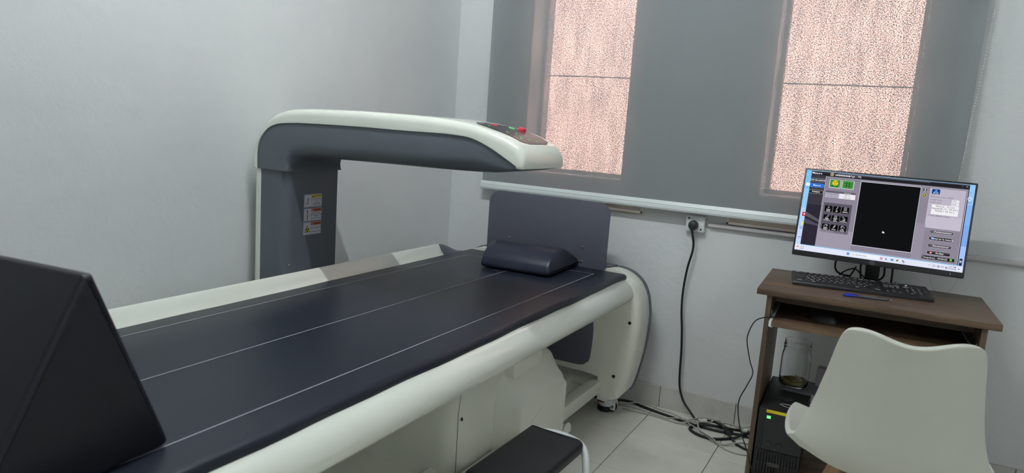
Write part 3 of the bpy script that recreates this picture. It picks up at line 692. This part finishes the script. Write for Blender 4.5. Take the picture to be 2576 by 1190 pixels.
Tx('Energie', .277, .243, .018, (205, 202, 212)); Tx('Voltage (kV)', .182, .270, .017, (120, 116, 130)); Tx('Courant (mA)', .182, .300, .017, (120, 116, 130)); Tx('83 kV', .277, .270, .017, (110, 108, 116)); Tx('2.00 mA', .277, .300, .017, (110, 108, 116))
R_(.141, .380, .317, .742, (92, 87, 100), 5)
names = ('Total\nBody', 'AP', 'Lateral', 'Right\nForearm', 'AP\nSpine', 'Left\nForearm', 'Right\nFemur', 'Knee', 'Left\nFemur')
for k, s in enumerate(names):
    uc, vc = .174+.0525*(k % 3), .452+.112*(k//3)
    RR(uc-.0235, vc-.038, uc+.0235, vc+.038, .014, (14, 14, 16), 6)
    g = (150, 152, 156); vt = vc-.012
    if k == 0: Disc(uc, vt-.016, .006, g, 7, 8); Ln((uc, vt-.012), (uc, vt+.012), .007, g, 7); Ln((uc-.008, vt-.004), (uc+.008, vt-.004), .004, g, 7)
    elif k in (1, 7): Ln((uc-.004, vt+.018), (uc+.005, vt-.018), .016 if k == 7 else .010, g, 7); Ln((uc+.005, vt-.018), (uc+.002, vt-.022), .012, g, 8)
    elif k in (2, 4):
        for j in range(4): Ln((uc-.010, vt-.018+.012*j), (uc+.010, vt-.020+.012*j), .007, g, 7)
        if k == 4: Ln((uc-.014, vt+.018), (uc-.006, vt+.008), .008, g, 7); Ln((uc+.014, vt+.018), (uc+.006, vt+.008), .008, g, 7)
    elif k in (3, 5): s_ = 1 if k == 3 else -1; Ln((uc-.010*s_, vt+.016), (uc+.006*s_, vt-.024), .006, g, 7); Ln((uc-.002*s_, vt+.016), (uc+.013*s_, vt-.022), .005, g, 7)
    else: s_ = 1 if k == 6 else -1; Ln((uc-.014*s_, vt+.004), (uc, vt-.02), .008, g, 7); Ln((uc, vt-.02), (uc+.012*s_, vt-.006), .010, g, 7); Ln((uc+.012*s_, vt-.006), (uc+.002*s_, vt+.01), .007, g, 7); Disc(uc+.004*s_, vt-.012, .008, g, 7, 10)
    ls = s.split('\n')
    for j, wd in enumerate(ls): Tx(wd, uc, vc+(.010 if len(ls) > 1 else .022)+.018*j, .018, (240, 240, 242), 9, cond=.85)
R_(.3465, .080, .7035, .856, (214, 212, 222), 5); R_(.3495, .086, .701, .850, (17, 18, 20), 6)
Pg([(.520, .643), (.520, .672), (.526, .664), (.531, .672), (.534, .668), (.529, .661), (.535, .659)], (240, 240, 242), 7)
Disc(.7265, .108, .024, (176, 180, 190), 5); Disc(.7265, .108, .021, (50, 56, 70), 6); R_(.7235, .09, .7305, .126, (190, 196, 206), 7)
Disc(.7265, .170, .024, (206, 200, 170), 5); Disc(.7265, .170, .020, (92, 86, 34), 6); Disc(.726, .169, .010, (226, 214, 90), 7); Disc(.727, .169, .004, (60, 60, 30), 8)
R_(.755, .078, .955, .542, (196, 190, 206), 5); R_(.757, .080, .953, .40, (188, 182, 198), 6)
RR(.766, .088, .812, .150, .012, (24, 62, 128), 7); Ln((.789, .095), (.789, .128), .02, (110, 170, 232), 8); Ln((.776, .13), (.786, .118), .008, (170, 206, 240), 8); Ln((.802, .13), (.792, .118), .008, (170, 206, 240), 8); Tx('AP Spine', .789, .141, .015, (235, 240, 248), 9, cond=.8)
for j in range(3): Ln((.779, .100+.009*j), (.799, .100+.009*j), .003, (30, 70, 140), 9)
for v, s in ((.178, 'Estimated Time : 00:59'), (.210, 'Length (cm)'), (.243, 'Width (cm)')): Tx(s, .763, v, .018, (120, 114, 130), 8, 'LEFT')
for v, s in ((.210, '19.2'), (.246, '15.0')): R_(.884, v-.016, .925, v+.015, (238, 237, 242), 7); Tx(s, .898, v, .019, (90, 88, 98))
R_(.778, .266, .928, .380, (240, 239, 243), 9)
for v, s in ((.284, 'Thin( 0 - 15 cm)'), (.310, 'Standard( 15 - 25 cm )'), (.337, 'Thick( > 25 cm )')): Tx(s, .852, v, .021, (70, 68, 78), 11)
Ln((.764, .396), (.767, .401), .003, (80, 78, 88), 8); Ln((.767, .401), (.773, .388), .003, (80, 78, 88), 8); Tx('Auto Mode Check', .778, .396, .019, (112, 106, 122), 8, 'LEFT')
for (v, s, c, ic) in ((.580, 'Positionnement', (82, 78, 88), (120, 118, 128)), (.657, 'Démarrer la mesure', (26, 25, 30), (70, 140, 230)), (.740, 'Recommencer', (72, 68, 78), (110, 108, 118)), (.822, 'Arrêter', (44, 40, 46), (226, 120, 110))):
    RR(.789, v-.022, .922, v+.021, .021, (186, 182, 194), 6); RR(.7905, v-.019, .9205, v+.018, .018, c, 7); RR(.796, v-.016, .915, v-.002, .007, tuple(min(255, x+26) for x in c), 8)
    Disc(.812, v, .013, ic, 9, 12); Disc(.812, v, .006, tuple(min(255, x+60) for x in ic) if max(ic) > 200 else c, 10, 10); Tx(s, .862, v, .022, (240, 240, 244), 10, cond=.9)
R_(.766, .862, .947, .897, (24, 24, 26), 6); Tx('Temps(sec) : 00:00:00', .838, .880, .021, (225, 225, 230)); Disc(.928, .879, .015, (60, 150, 36), 8); Disc(.928, .875, .009, (130, 222, 90), 9)
R_(0, .934, 1, 1, (226, 230, 247), 5); R_(0, .934, 1, .938, (236, 240, 252), 6)
Disc(.019, .962, .011, (226, 120, 50), 7, 10); R_(.013, .966, .026, .972, (226, 230, 247), 8); Tx('19°C', .036, .956, .016, (110, 114, 130), 8, 'LEFT'); Tx('Clair', .036, .976, .016, (110, 114, 130), 8, 'LEFT')
for a in (0, 1):
    for c2 in (0, 1): R_(.330+.0085*a, .950+.0155*c2, .337+.0085*a, .9635+.0155*c2, (36, 120, 214), 7)
RR(.356, .945, .528, .982, .018, (240, 243, 252), 6); Disc(.370, .963, .008, (110, 116, 128), 7, 12); Disc(.370, .963, .0055, (240, 243, 252), 8, 12); Ln((.373, .968), (.377, .975), .003, (110, 116, 128), 8); Tx('Rechercher', .384, .964, .019, (124, 128, 142), 8, 'LEFT')
Disc(.539, .965, .013, (190, 90, 110), 7, 12); Disc(.539, .965, .006, (240, 220, 230), 8, 10)
R_(.563, .953, .567, .975, (50, 54, 62), 7); R_(.563, .969, .574, .975, (50, 54, 62), 7)
R_(.594, .955, .610, .977, (64, 150, 222), 7); R_(.594, .953, .601, .958, (230, 190, 70), 8)
for a, c in ((90, (220, 70, 56)), (210, (90, 168, 80)), (330, (238, 196, 60))): Pg([(.633+.014/ASP*math.cos(math.radians(a+x)), .965-.014*math.sin(math.radians(a+x))) for x in range(-60, 61, 20)]+[(.633, .965)], c, 7)
Disc(.633, .965, .006, (70, 120, 220), 8, 10)
Disc(.664, .961, .008, (70, 84, 110), 7, 10); Disc(.671, .970, .007, (70, 84, 110), 7, 10); R_(.661, .984, .673, .988, (80, 150, 220), 7)
Ln((.813, .968), (.817, .962), .003, (60, 64, 76), 7); Ln((.817, .962), (.821, .968), .003, (60, 64, 76), 7)
for u in (.841, .865, .888): RR(u-.007, .956, u+.007, .976, .003, (70, 74, 88), 7); RR(u-.0055, .9585, u+.0055, .9735, .002, (226, 230, 247), 8)
R_(.864, .966, .871, .976, (70, 74, 88), 9); Disc(.908, .967, .007, (70, 74, 88), 7, 8)
Tx('5:37 PM', .963, .954, .017, (66, 70, 84), 8, 'RIGHT'); Tx('25/10/2024', .963, .976, .017, (66, 70, 84), 8, 'RIGHT'); Disc(.979, .966, .006, (44, 46, 58), 7, 10)
R_(.006, .16, .0325, .20, (232, 240, 250), 2); R_(.012, .208, .03, .216, (110, 140, 180), 2); R_(.014, .527, .0325, .577, (214, 40, 48), 2); R_(.022, .54, .0325, .56, (236, 220, 226), 3); R_(.018, .65, .0325, .69, (238, 226, 120), 2)
for v in (.71, .73, .835): R_(.010, v, .03, v+.008, (120, 140, 176), 2)
Disc(.978, .163, .020, (240, 244, 250), 2); Disc(.978, .163, .014, (150, 196, 246), 3); R_(.972, .205, .99, .212, (110, 130, 170), 2); R_(.974, .845, .990, .925, (40, 44, 60), 2); Disc(.981, .88, .018, (96, 110, 140), 3); Disc(.981, .88, .010, (200, 206, 220), 4); R_(.975, .09, .985, .096, (110, 130, 170), 2)
mput(q, 'screen', smats, smooth=0)
# cables hanging behind the monitor
def cab(pts, r, name, m_, par): 
    mb = MB(); mb.tube(smooth_path(pts, 8), r, 8); return mb.build(name, m_, par, 60)
for pts, r in (([(-.11, .035, .16), (-.124, .045, .07), (-.120, .060, .035), (-.10, .085, .018), (-.07, .098, .0145)], .0032), ([(-.045, .035, .16), (-.040, .035, .06), (-.036, .032, .028), (-.034, .045, .0145)], .0034),
               ([(.028, .060, .16), (.036, .062, .07), (.036, .064, .035), (.018, .066, .018), (-.012, .066, .024), (-.022, .064, .06), (-.018, .062, .14)], .0034), ([(.058, .035, .16), (.062, .035, .05), (.064, .045, .0165), (.078, .085, .0145)], .0034),
               ([(-.108, .100, .0135), (-.088, .085, .034), (-.062, .080, .046), (-.045, .086, .036), (-.024, .098, .0145)], .0026)):
    cab(pts, r, 'cable', BLACK2, Mo)
cab([(-.072, .088, .016), (-.064, .086, .034), (-.056, .084, .054)], .0028, 'cable_tie', BLACK2, Mo)

# ------------------------------------------------------------------ keyboard
KW, KD = .437, .152
kb = thing('keyboard', 'black full-size computer keyboard in front of the monitor', 'keyboard', (-.060, 2.730, DZ+.0003), math.radians(8.6))
ktilt = .085
KM = Matrix.Rotation(ktilt, 4, 'X')
kz = lambda y: 0.0115+(y+KD/2)*.085
q = MB(); prof = [(-KD/2, .001), (-KD/2, .008), (-KD/2+.004, .0125), (KD/2-.004, .0245), (KD/2, .022), (KD/2, .001)]
q.rext(prof, -KW/2, KW/2, 'x', r=.003, seg=2); q.build('case', BLACK, kb, 30)
kmesh = {}
legend = MB()
U = .0187
def key(x, y, wu, s=None, hu=1):
    kk = (wu, hu)
    if kk not in kmesh:
        mb = MB(); W_, H_ = wu*U-.0022, hu*U-.0022
        mb.rings([[(-W_/2, -H_/2, 0), (W_/2, -H_/2, 0), (W_/2, H_/2, 0), (-W_/2, H_/2, 0)], [(-W_/2+.001, -H_/2+.001, .0042), (W_/2-.001, -H_/2+.001, .0042), (W_/2-.001, H_/2-.0006, .0042), (-W_/2+.001, H_/2-.0006, .0042)]])
        o = mb.build('key', DARKGREY if False else mat('key_black', (36, 36, 39), .38), kb, 0); kmesh[kk] = o.data
    else: o = bpy.data.objects.new('key', kmesh[kk]); COL.objects.link(o); o.parent = kb
    o.location = (x, y, kz(y)-.0012); o.rotation_euler = (ktilt, 0, 0)
    if s: legend.mesh(text_mesh(s, bold=.035), Matrix.Translation((x-.0016*min(wu, 1.5), y+.0015, kz(y)+.0034)) @ Matrix.Rotation(ktilt, 4, 'X') @ Matrix.Diagonal((.0092, .0092, 1, 1)))
rows = [
 (-.0565, [(1.35, 'Ctrl'), (1.1, None), (1.15, 'Alt'), (6.3, None), (1.15, 'Gr'), (1.1, None), (1.1, None), (1.25, 'Ctrl')]),
 (-.0378, [(1.3, None), (1, '<'), (1, 'W'), (1, 'X'), (1, 'C'), (1, 'V'), (1, 'B'), (1, 'N'), (1, '?'), (1, '.'), (1, '/'), (1, '§'), (2.2, None)]),
 (-.0191, [(1.75, None), (1, 'Q'), (1, 'S'), (1, 'D'), (1, 'F'), (1, 'G'), (1, 'H'), (1, 'J'), (1, 'K'), (1, 'L'), (1, 'M'), (1, '%'), (1, '*'), (.75, None)]),
 (-.0004, [(1.5, None), (1, 'A'), (1, 'Z'), (1, 'E'), (1, 'R'), (1, 'T'), (1, 'Y'), (1, 'U'), (1, 'I'), (1, 'O'), (1, 'P'), (1, '^'), (1, '$'), (1, None)]),
 (.0183, [(1, '²'), (1, '1'), (1, '2'), (1, '3'), (1, '4'), (1, '5'), (1, '6'), (1, '7'), (1, '8'), (1, '9'), (1, '0'), (1, ')'), (1, '='), (1.5, None)])]
kx0 = -KW/2+.012
for y, ks in rows:
    x = kx0
    for wu, s in ks: key(x+wu*U/2, y, wu, s); x += wu*U
y = .0520; x = kx0
for k in range(13):
    if k in (1, 5, 9): x += U*.36
    key(x+U/2, y, 1.0 if False else 1, ('Esc' if k == 0 else 'F%d' % k)); x += U
nx_ = kx0+14.5*U+.009
for y, names_ in ((.0183, 'Ins Home Pg'), (-.0004, 'Del End Pg')):
    for k, s in enumerate(names_.split()): key(nx_+U*(k+.5), y, 1, s)
for k in range(3): key(nx_+U*(k+.5), -.0565, 1, '<v>'[k])
key(nx_+U*1.5, -.0378, 1, '^')
for k in range(3): key(nx_+U*(k+.5), .052, 1, 'Prt Scr Brk'.split()[k])
px_ = nx_+3*U+.008
for r_i, (y, ks) in enumerate(((.0183, 'Num / *'), (-.0004, '7 8 9'), (-.0191, '4 5 6'), (-.0378, '1 2 3'))):
    for k, s in enumerate(ks.split()): key(px_+U*(k+.5), y, 1, s)
key(px_+U, -.0565, 2, '0'); key(px_+2.5*U, -.0565, 1, '.'); key(px_+3.5*U, .0183, 1, '-'); key(px_+3.5*U, -.0098, 1, '+', 2); key(px_+3.5*U, -.0472, 1, None, 2)
tag(legend.build('key_lettering', mat('key_print', (240, 240, 240), .5), kb, 0), kind='stuff', label='small white characters printed on the keys')
q = MB(); q.box((px_+.6*U, .050, kz(.052)+.0004), (px_+.6*U+.006, .054, kz(.052)+.0014)); q.build('lock_light', glow('white_lock_led', (235, 238, 240)), kb)

# ------------------------------------------------------------------ pen
t = thing('ballpoint_pen', 'blue capped ballpoint pen lying in front of the keyboard', 'pen', (-.027, 2.574, DZ), math.radians(13.8))
q = MB(); q.lathe([(0, -.040), (.0036, -.040), (.0036, .055), (.0022, .064), (.0014, .066), (0, .066)], c=(0, 0, .0042), axis='x', n=10); q.build('barrel', mat('pen_barrel', (70, 74, 96), .15), t)
q = MB(); q.lathe([(0, -.074), (.0034, -.074), (.0043, -.068), (.0043, -.036), (0, -.036)], c=(0, 0, .0045), axis='x', n=10); q.box((-.07, -.0015, .008), (-.030, .0015, .0102)); q.build('cap', BLUE, t)
q = MB(); q.lathe([(0, .064), (.0013, .064), (.0004, .074), (0, .074)], c=(0, 0, .0042), axis='x', n=8); q.build('tip', CHROME, t)
q = MB(); q.box((-.015, -.001, .0078), (.028, .001, .0081)); q.build('printed_band', LINE, t)

# ------------------------------------------------------------------ mouse with its cable
MRZ = math.radians(60)
t = thing('computer_mouse', 'black computer mouse on the pull-out shelf', 'mouse', (-.152, 2.586, .6197), MRZ)
q = MB(); t2 = bmesh.new(); bmesh.ops.create_uvsphere(t2, u_segments=24, v_segments=14, radius=1)
for v in t2.verts:
    x, y, z = v.co; v.co = (x*.032*(1-.12*y), y*.056, max(0, z*.031*(1-.18*y) + (.002 if z > 0 else .001)) if z > 0 else max(-.001, z*.002)+.001)
q._add(t2, 0); q.build('shell', BLACK, t, 60)
q = MB(); q.box((-.003, .022, .022), (.003, .036, .0295), bev=.002); q.build('scroll_wheel', DARKGREY, t)
q = MB(); q.box((-.0006, .020, .018), (.0006, .050, .0262)); q.build('button_gap', BLACK2, t)
inv = (Matrix.Translation(t.location) @ Matrix.Rotation(MRZ, 4, 'Z')).inverted()
wp = [(0, 0, 0), (-.216, 2.612, .6235), (-.256, 2.560, .6235), (-.293, 2.49, .6245), (-.320, 2.448, .627), (-.345, 2.443, .612), (-.360, 2.445, .578), (-.366, 2.455, .535), (-.348, 2.45, .47), (-.334, 2.45, .43), (-.347, 2.45, .385), (-.366, 2.45, .332), (-.366, 2.45, .285), (-.350, 2.45, .22), (-.328, 2.45, .17), (-.31, 2.445, .13), (-.292, 2.44, .08), (-.285, 2.42, .03), (-.30, 2.40, .004)]
wp[0] = tuple(Matrix.Translation(t.location) @ Matrix.Rotation(MRZ, 4, 'Z') @ Vector((0, .05, .01)))
cab([inv @ Vector(p) for p in wp], .0019, 'cable', BLACK2, t)

# ------------------------------------------------------------------ things on the left shelf of the desk
t = thing('power_backup_unit', 'black uninterruptible power supply with yellow strip and green light', 'power supply', DP(-.2185, -.070, .0612), DA)
uw, ud, uh = .073, .15, .252
q = MB(); q.box((-uw, -ud, 0), (uw, ud+.08, uh), bev=.004); q.build('casing', DEVICE, t)
q = MB(); q.box((-uw+.022, -ud-.006, uh*.44), (uw-.004, -ud+.002, uh-.012), bev=.002); fp = q.build('front_panel', mat('panel_charcoal', (28, 30, 32), .4), t)
q = MB(); q.box((-uw+.024, -ud-.0075, uh-.011), (uw-.002, -ud+.001, uh-.002), bev=.001); q.build('yellow_strip', YELLOW, t)
q = MB(); q.box((-uw+.0275, -ud-.0072, uh-.031), (-uw+.040, -ud-.0055, uh-.021), bev=.0005); q.build('green_light', glow('green_led', (110, 245, 140), 1.5), fp)
for x in (-uw+.050, -uw+.085):
    q = MB(); q.lathe([(0, -ud-.010), (.008, -ud-.010), (.009, -ud-.006), (0, -ud-.005)], c=(x-.008, 0, uh*.53), axis='y', n=16); q.build('button', BLACK, fp)
q = MB(); q.box((-uw+.056, -ud-.0068, uh-.035), (-uw+.070, -ud-.0055, uh-.030)); q.build('switch', BLACK2, fp)
g = MB()
g.box((-uw+.003, -ud-.003, .006), (uw-.003, -ud+.001, uh*.43))
g.build('grille_back', BLACK2, t)
for k in range(15):
    q = MB(); x = -uw+.008+k*.0094; q.box((x, -ud-.009, .022), (x+.0046, -ud-.002, uh*.42), bev=.0008, seg=1); q.build('slat', DEVICE, t, 0)
q = MB(); q.box((-uw+.003, -ud-.0085, uh*.245), (uw-.003, -ud-.002, uh*.262)); q.box((-uw+.003, -ud-.0085, .004), (uw-.003, -ud-.002, .022)); q.build('grille_bar', DEVICE, t)
q = MB(); q.box((-.024, -ud-.0105, .055), (.012, -ud-.008, .070), bev=.001); q.build('maker_plate', mat('plate_dark', (62, 60, 60), .35), t)
UZ = .061+uh
card = MB(); card.box((-.055, -.055, 0), (.115, .085, .010), bev=.001); o = card.build('card_box', mat('grey_card', (104, 106, 110), .6)); o.location = DP(-.190, .06, UZ+.0005); o.rotation_euler = (0, 0, DA-.05)
tag(o, 'flat grey carton lying under the glass jar', 'box')
# jar
JZ = UZ+.0107
JX = DP(-.210, .060, JZ)
gl = clear_material('jar_glass', (.95, .97, .97, 1))
jar = thing('glass_jar', 'clear lidless glass jar with dried residue inside', 'jar', JX)
JS = (1.14, 1.2)
prof_o = [(.036, 0), (.041, .003), (.0445, .010), (.0455, .03), (.0455, .085), (.044, .100), (.0415, .110), (.0405, .116), (.0425, .118), (.0425, .122), (.0405, .124), (.0425, .127), (.0425, .130), (.0405, .133), (.041, .142)]
prof_i = [(.0385, .142), (.0382, .116), (.0415, .100), (.043, .085), (.043, .03), (.042, .012), (.036, .006)]
q = MB(); q.lathe([(r_*JS[0], z_*JS[1]) for r_, z_ in [(0, 0)]+prof_o+prof_i+[(0, .006)]], n=40); q.build('glass_body', gl, jar, 50)
q = MB()
for k in range(46):
    a, rr_ = random.uniform(0, 2*PI), .034*math.sqrt(random.random()); z = .010+.020*random.random()*(1.1-rr_/.05)+.008*max(0, math.cos(a))
    q.sphere((rr_*math.cos(a), rr_*math.sin(a), z+.004), random.uniform(.004, .008), 7, 5, sc=(1, random.uniform(.5, 1), .45))
q.lathe([(0, .0085), (.038, .0085), (.042, .014), (.038, .020), (0, .022)], n=24)
o = q.build('dried_residue', mat('olive_residue', (150, 138, 84), .6, vary=.4, vscale=60)); o.location = JX
tag(o, 'olive brown residue at the bottom of the glass jar', 'residue', kind='stuff')
q = MB(); q.rext(rrect(-.05, 0, .05, .07, .002, 2), -.02, .02, 'y', r=.001, seg=1)
o = q.build('small_carton', mat('pale_pink_card', (176, 168, 172), .6)); o.location = DP(-.085, .115, UZ+.0105); o.rotation_euler = (-.0, 0, DA-.2)
tag(o, 'small pale carton standing beside the glass jar', 'box')
for k, (x, z) in enumerate(((-.02, .048), (-.02, .026), (-.045+.06, .048))):
    q = MB(); q.box((x, -.0208, z), (x+.016, -.0199, z+.012)); q.build('printed_square', INK, o)
q = MB(); q.box((-.045, -.03, 0), (.045, .03, .006), bev=.001); o = q.build('paper_pad', mat('pad_white', (200, 203, 206), .6)); o.location = DP(-.100, .02, UZ+.0006); o.rotation_euler = (0, 0, DA+.15)
tag(o, 'small white pad lying beside the glass jar', 'pad')
wl = thing('wire_loop', 'thin white wire loop on the power supply', 'wire', DP(-.203, -.155, UZ))
cab([(-.03, 0, .0016), (-.015, .012, .0016), (.012, .012, .0016), (.034, .014, .0018), (.028, .004, .003), (.036, -.006, .0016), (.012, -.014, .0016), (-.012, -.011, .0016), (-.03, 0, .0028)], .0012, 'wire', GREYCABLE, wl)
wl = thing('twist_tie', 'crumpled black cable tie on the power supply', 'cable tie', DP(-.228, -.10, UZ))
cab([(-.02, 0, .002), (-.005, .01, .006), (.008, .002, .003), (.0, -.008, .004), (.018, -.01, .003), (.03, .0, .006)], .0022, 'tie', BLACK2, wl)

# ------------------------------------------------------------------ chair
CA = math.radians(6.2)
ch = thing('shell_chair', 'white plastic shell chair seen from behind at the desk', 'chair', (.060, 1.909, 0), CA)
# rows: (y, z, half width, rise of edge, forward pull of edge, top shape)
rowsC = [(.232, .418, .165, .004, 0), (.240, .438, .185, .010, 0), (.215, .452, .204, .026, 0), (.14, .446, .218, .046, 0), (.05, .430, .223, .064, 0), (-.03, .424, .223, .076, .004),
         (-.090, .434, .218, .070, .016), (-.130, .464, .204, .050, .036), (-.154, .512, .189, .034, .054), (-.165, .580, .174, .018, .060), (-.182, .650, .161, .010, .054), (-.197, .715, .150, .006, .046), (-.210, .768, .142, .010, .038), (-.216, .790, .134, .018, .032), (-.219, .797, .126, .020, .030)]
NU = 14; G = []
for (y, z, hwid, rise, pull) in rowsC:
    row = []
    for k in range(NU+1):
        u = -1+2*k/NU; a = abs(u)
        row.append((u*hwid, y+pull*a**2.2, z+rise*a**2.4 if z < .7 else z+rise*(1.0*math.sin(min(1, a/.80)*PI/2)**2 - (2.6 if z > .78 else 1.2)*max(0, a-.82)**1.3)))
    G.append(row)
q = MB(); q.rings(G, closed_ring=False, cap0=False, cap1=False)
sh = q.build('shell', CHAIRM, ch, 180)
sd = sh.modifiers.new('thick', 'SOLIDIFY'); sd.thickness = .015; sd.offset = 0
bv = sh.modifiers.new('rim', 'BEVEL'); bv.width = .0035; bv.segments = 2; bv.limit_method = 'ANGLE'
ss = sh.modifiers.new('smooth', 'SUBSURF'); ss.levels = 2; ss.render_levels = 2
q = MB(); q.rext(rrect(-.09, -.09, .09, .09, .03, 5), .405, .428, 'z', r=.006, seg=2); q.build('seat_mount', BEECH, ch)
for sx_ in (-1, 1):
    for sy_ in (-1, 1):
        q = MB(); q.tube([(sx_*.075, sy_*.075, .415), (sx_*.13, sy_*.13, .22), (sx_*.195, sy_*.195, 0)], .02, 12, rad=[.021, .019, .012]); q.build('leg', BEECH, ch, 60)
q = MB(); q.tube([(-.14, -.14, .19), (.14, .14, .19)], .004, 8); q.tube([(-.14, .14, .196), (.14, -.14, .196)], .004, 8); q.build('cross_brace', CHROME, ch)

# ------------------------------------------------------------------ socket, power cord, cables on the floor
t = thing('wall_socket', 'white surface wall socket under the blind', 'socket', (-.717, YW, .840))
q = MB(); q.rext(rrect(-.040, -.035, .040, .035, .008, 4), -.028, 0, 'y', r=.004, seg=3); q.build('plate', METALW, t)
q = MB(); q.lathe([(.0, -.030), (.026, -.030), (.028, -.028), (0, -.027)], c=(-.006, 0, -.006), axis='y', n=28); q.build('socket_face', METALW, t)
for x, z in ((-.028, .022), (.026, -.022)):
    q = MB(); q.lathe([(0, -.0295), (.004, -.0295), (.004, -.027), (0, -.027)], c=(x, 0, z), axis='y', n=10); q.build('screw', BLACK2, t)
t = thing('mains_lead', 'black power cord with plug hanging from the wall socket to the floor', 'cord', (-.722, YW-.031, .834))
q = MB(); q.lathe([(0, 0), (.021, 0), (.021, -.010), (.017, -.024), (.008, -.028), (0, -.028)], axis='y', n=22); q.box((-.006, -.03, -.024), (.006, -.012, 0), bev=.004); q.build('plug', BLACK, t)
def wcab(pts, r, name, m_, root): return cab([Vector(p)-root.location for p in pts], r, name, m_, root)
LAID = []                                   # every cable laid so far: later ones are lifted over the earlier ones
def lay(pts, r):
    P = smooth_path([(p[0], p[1], r if p[2] < .03 else p[2]) for p in pts], 14); n = len(P); need = [max(p.z, r+.0004) for p in P]
    for rnd in range(8):
        low = list(need)
        for i_, p in enumerate(P):
            for (q_, rq) in LAID:
                if (p.x-q_.x)**2+(p.y-q_.y)**2 < (r+rq+.005)**2 and q_.z-rq < need[i_]+r+.001: need[i_] = max(need[i_], q_.z+rq+r+.0016)
        d = [max(need[max(0, i_-6):i_+7]) for i_ in range(n)]; sm = [sum(d[max(0, i_-5):i_+6])/len(d[max(0, i_-5):i_+6]) for i_ in range(n)]
        if rnd and max(a-c for a, c in zip(need, low)) < 1e-6: break
        need = [max(a, c) for a, c in zip(sm, need)] if rnd == 0 else need
    for i_, p in enumerate(P): p.z = need[i_]
    LAID.extend((p.copy(), r) for p in P); return P
def tube_cable(o, P, r, name, m_):
    mb = MB(); mb.tube([p-o.location for p in P], r, 8); return mb.build(name, m_, o, 60)
def floor_cable(name, label, pts, r, m_):
    o = thing(name, label, 'cable', (pts[0][0], pts[0][1], 0)); tube_cable(o, lay(pts, r), r, 'cable', m_)
CORD = [(-.722, 3.000, .815), (-.719, 3.002, .78), (-.712, 3.012, .70), (-.728, 3.014, .60), (-.736, 3.016, .50), (-.733, 3.018, .42), (-.723, 3.018, .34), (-.717, 3.018, .28), (-.714, 3.018, .22), (-.712, 3.018, .16), (-.705, 3.014, .10), (-.685, 3.006, .06), (-.655, 2.99, .035), (-.62, 2.975, .018), (-.57, 2.965, .010), (-.50, 2.975, .0055), (-.43, 2.985, .0055), (-.36, 2.985, .0055), (-.33, 2.96, .0055)]
tube_cable(t, lay(CORD, .005), .005, 'cord', BLACK2)
floor_cable('black_cable', 'thick black cable running along the skirting from the scanner wheel', [(-1.10, 2.95, .006), (-.985, 2.965, .012), (-.955, 2.995, .024), (-.90, 3.0, .026), (-.865, 2.985, .012), (-.80, 2.965, .006), (-.71, 2.945, .006), (-.62, 2.925, .006), (-.54, 2.92, .006), (-.47, 2.925, .006), (-.42, 2.94, .006), (-.36, 2.93, .0055)], .0055, BLACK2)
floor_cable('looped_black_cable', 'thick black cable looped on the floor beside the desk', [(-.45, 2.955, .0155), (-.52, 2.935, .017), (-.585, 2.905, .016), (-.612, 2.878, .0055), (-.59, 2.845, .0055), (-.545, 2.825, .0055), (-.50, 2.832, .0055), (-.455, 2.868, .0055), (-.41, 2.915, .0165), (-.38, 2.955, .0165), (-.35, 2.985, .0055)], .0055, BLACK2)
floor_cable('crossed_black_cable', 'black cable crossing the coil and running under the desk', [(-.56, 2.965, .0165), (-.50, 2.93, .0255), (-.455, 2.88, .0165), (-.425, 2.845, .0055), (-.39, 2.82, .0055), (-.35, 2.80, .0055)], .005, BLACK2)
floor_cable('grey_cable', 'grey cable running from the scanner wheel to the desk', [(-1.05, 2.90, .004), (-.93, 2.955, .004), (-.85, 2.99, .004), (-.75, 2.965, .0035), (-.66, 2.955, .0145), (-.58, 2.955, .0165), (-.50, 2.965, .0225), (-.43, 2.975, .0225), (-.36, 3.0, .035), (-.31, 3.0, .05)], .0032, GREYCABLE)
floor_cable('looped_grey_cable', 'pale grey cable curling round the cable coil', [(-.92, 2.91, .0035), (-.80, 2.915, .0035), (-.70, 2.905, .0035), (-.62, 2.90, .0145), (-.55, 2.93, .0245), (-.47, 2.965, .0265), (-.41, 2.965, .0265), (-.37, 2.935, .0255), (-.365, 2.89, .0145), (-.39, 2.845, .0145), (-.43, 2.815, .0145), (-.475, 2.80, .0035), (-.52, 2.81, .0035), (-.56, 2.85, .0145), (-.59, 2.90, .0225), (-.60, 2.93, .0145)], .0035, GREYCABLE)
floor_cable('thin_grey_cable', 'thin grey cable arching over the coil to the desk', [(-.98, 2.93, .003), (-.86, 2.945, .003), (-.76, 2.93, .003), (-.67, 2.915, .003), (-.60, 2.87, .012), (-.54, 2.82, .0025), (-.47, 2.775, .0025), (-.40, 2.755, .0025), (-.36, 2.765, .0025)], .0024, GREYCABLE)
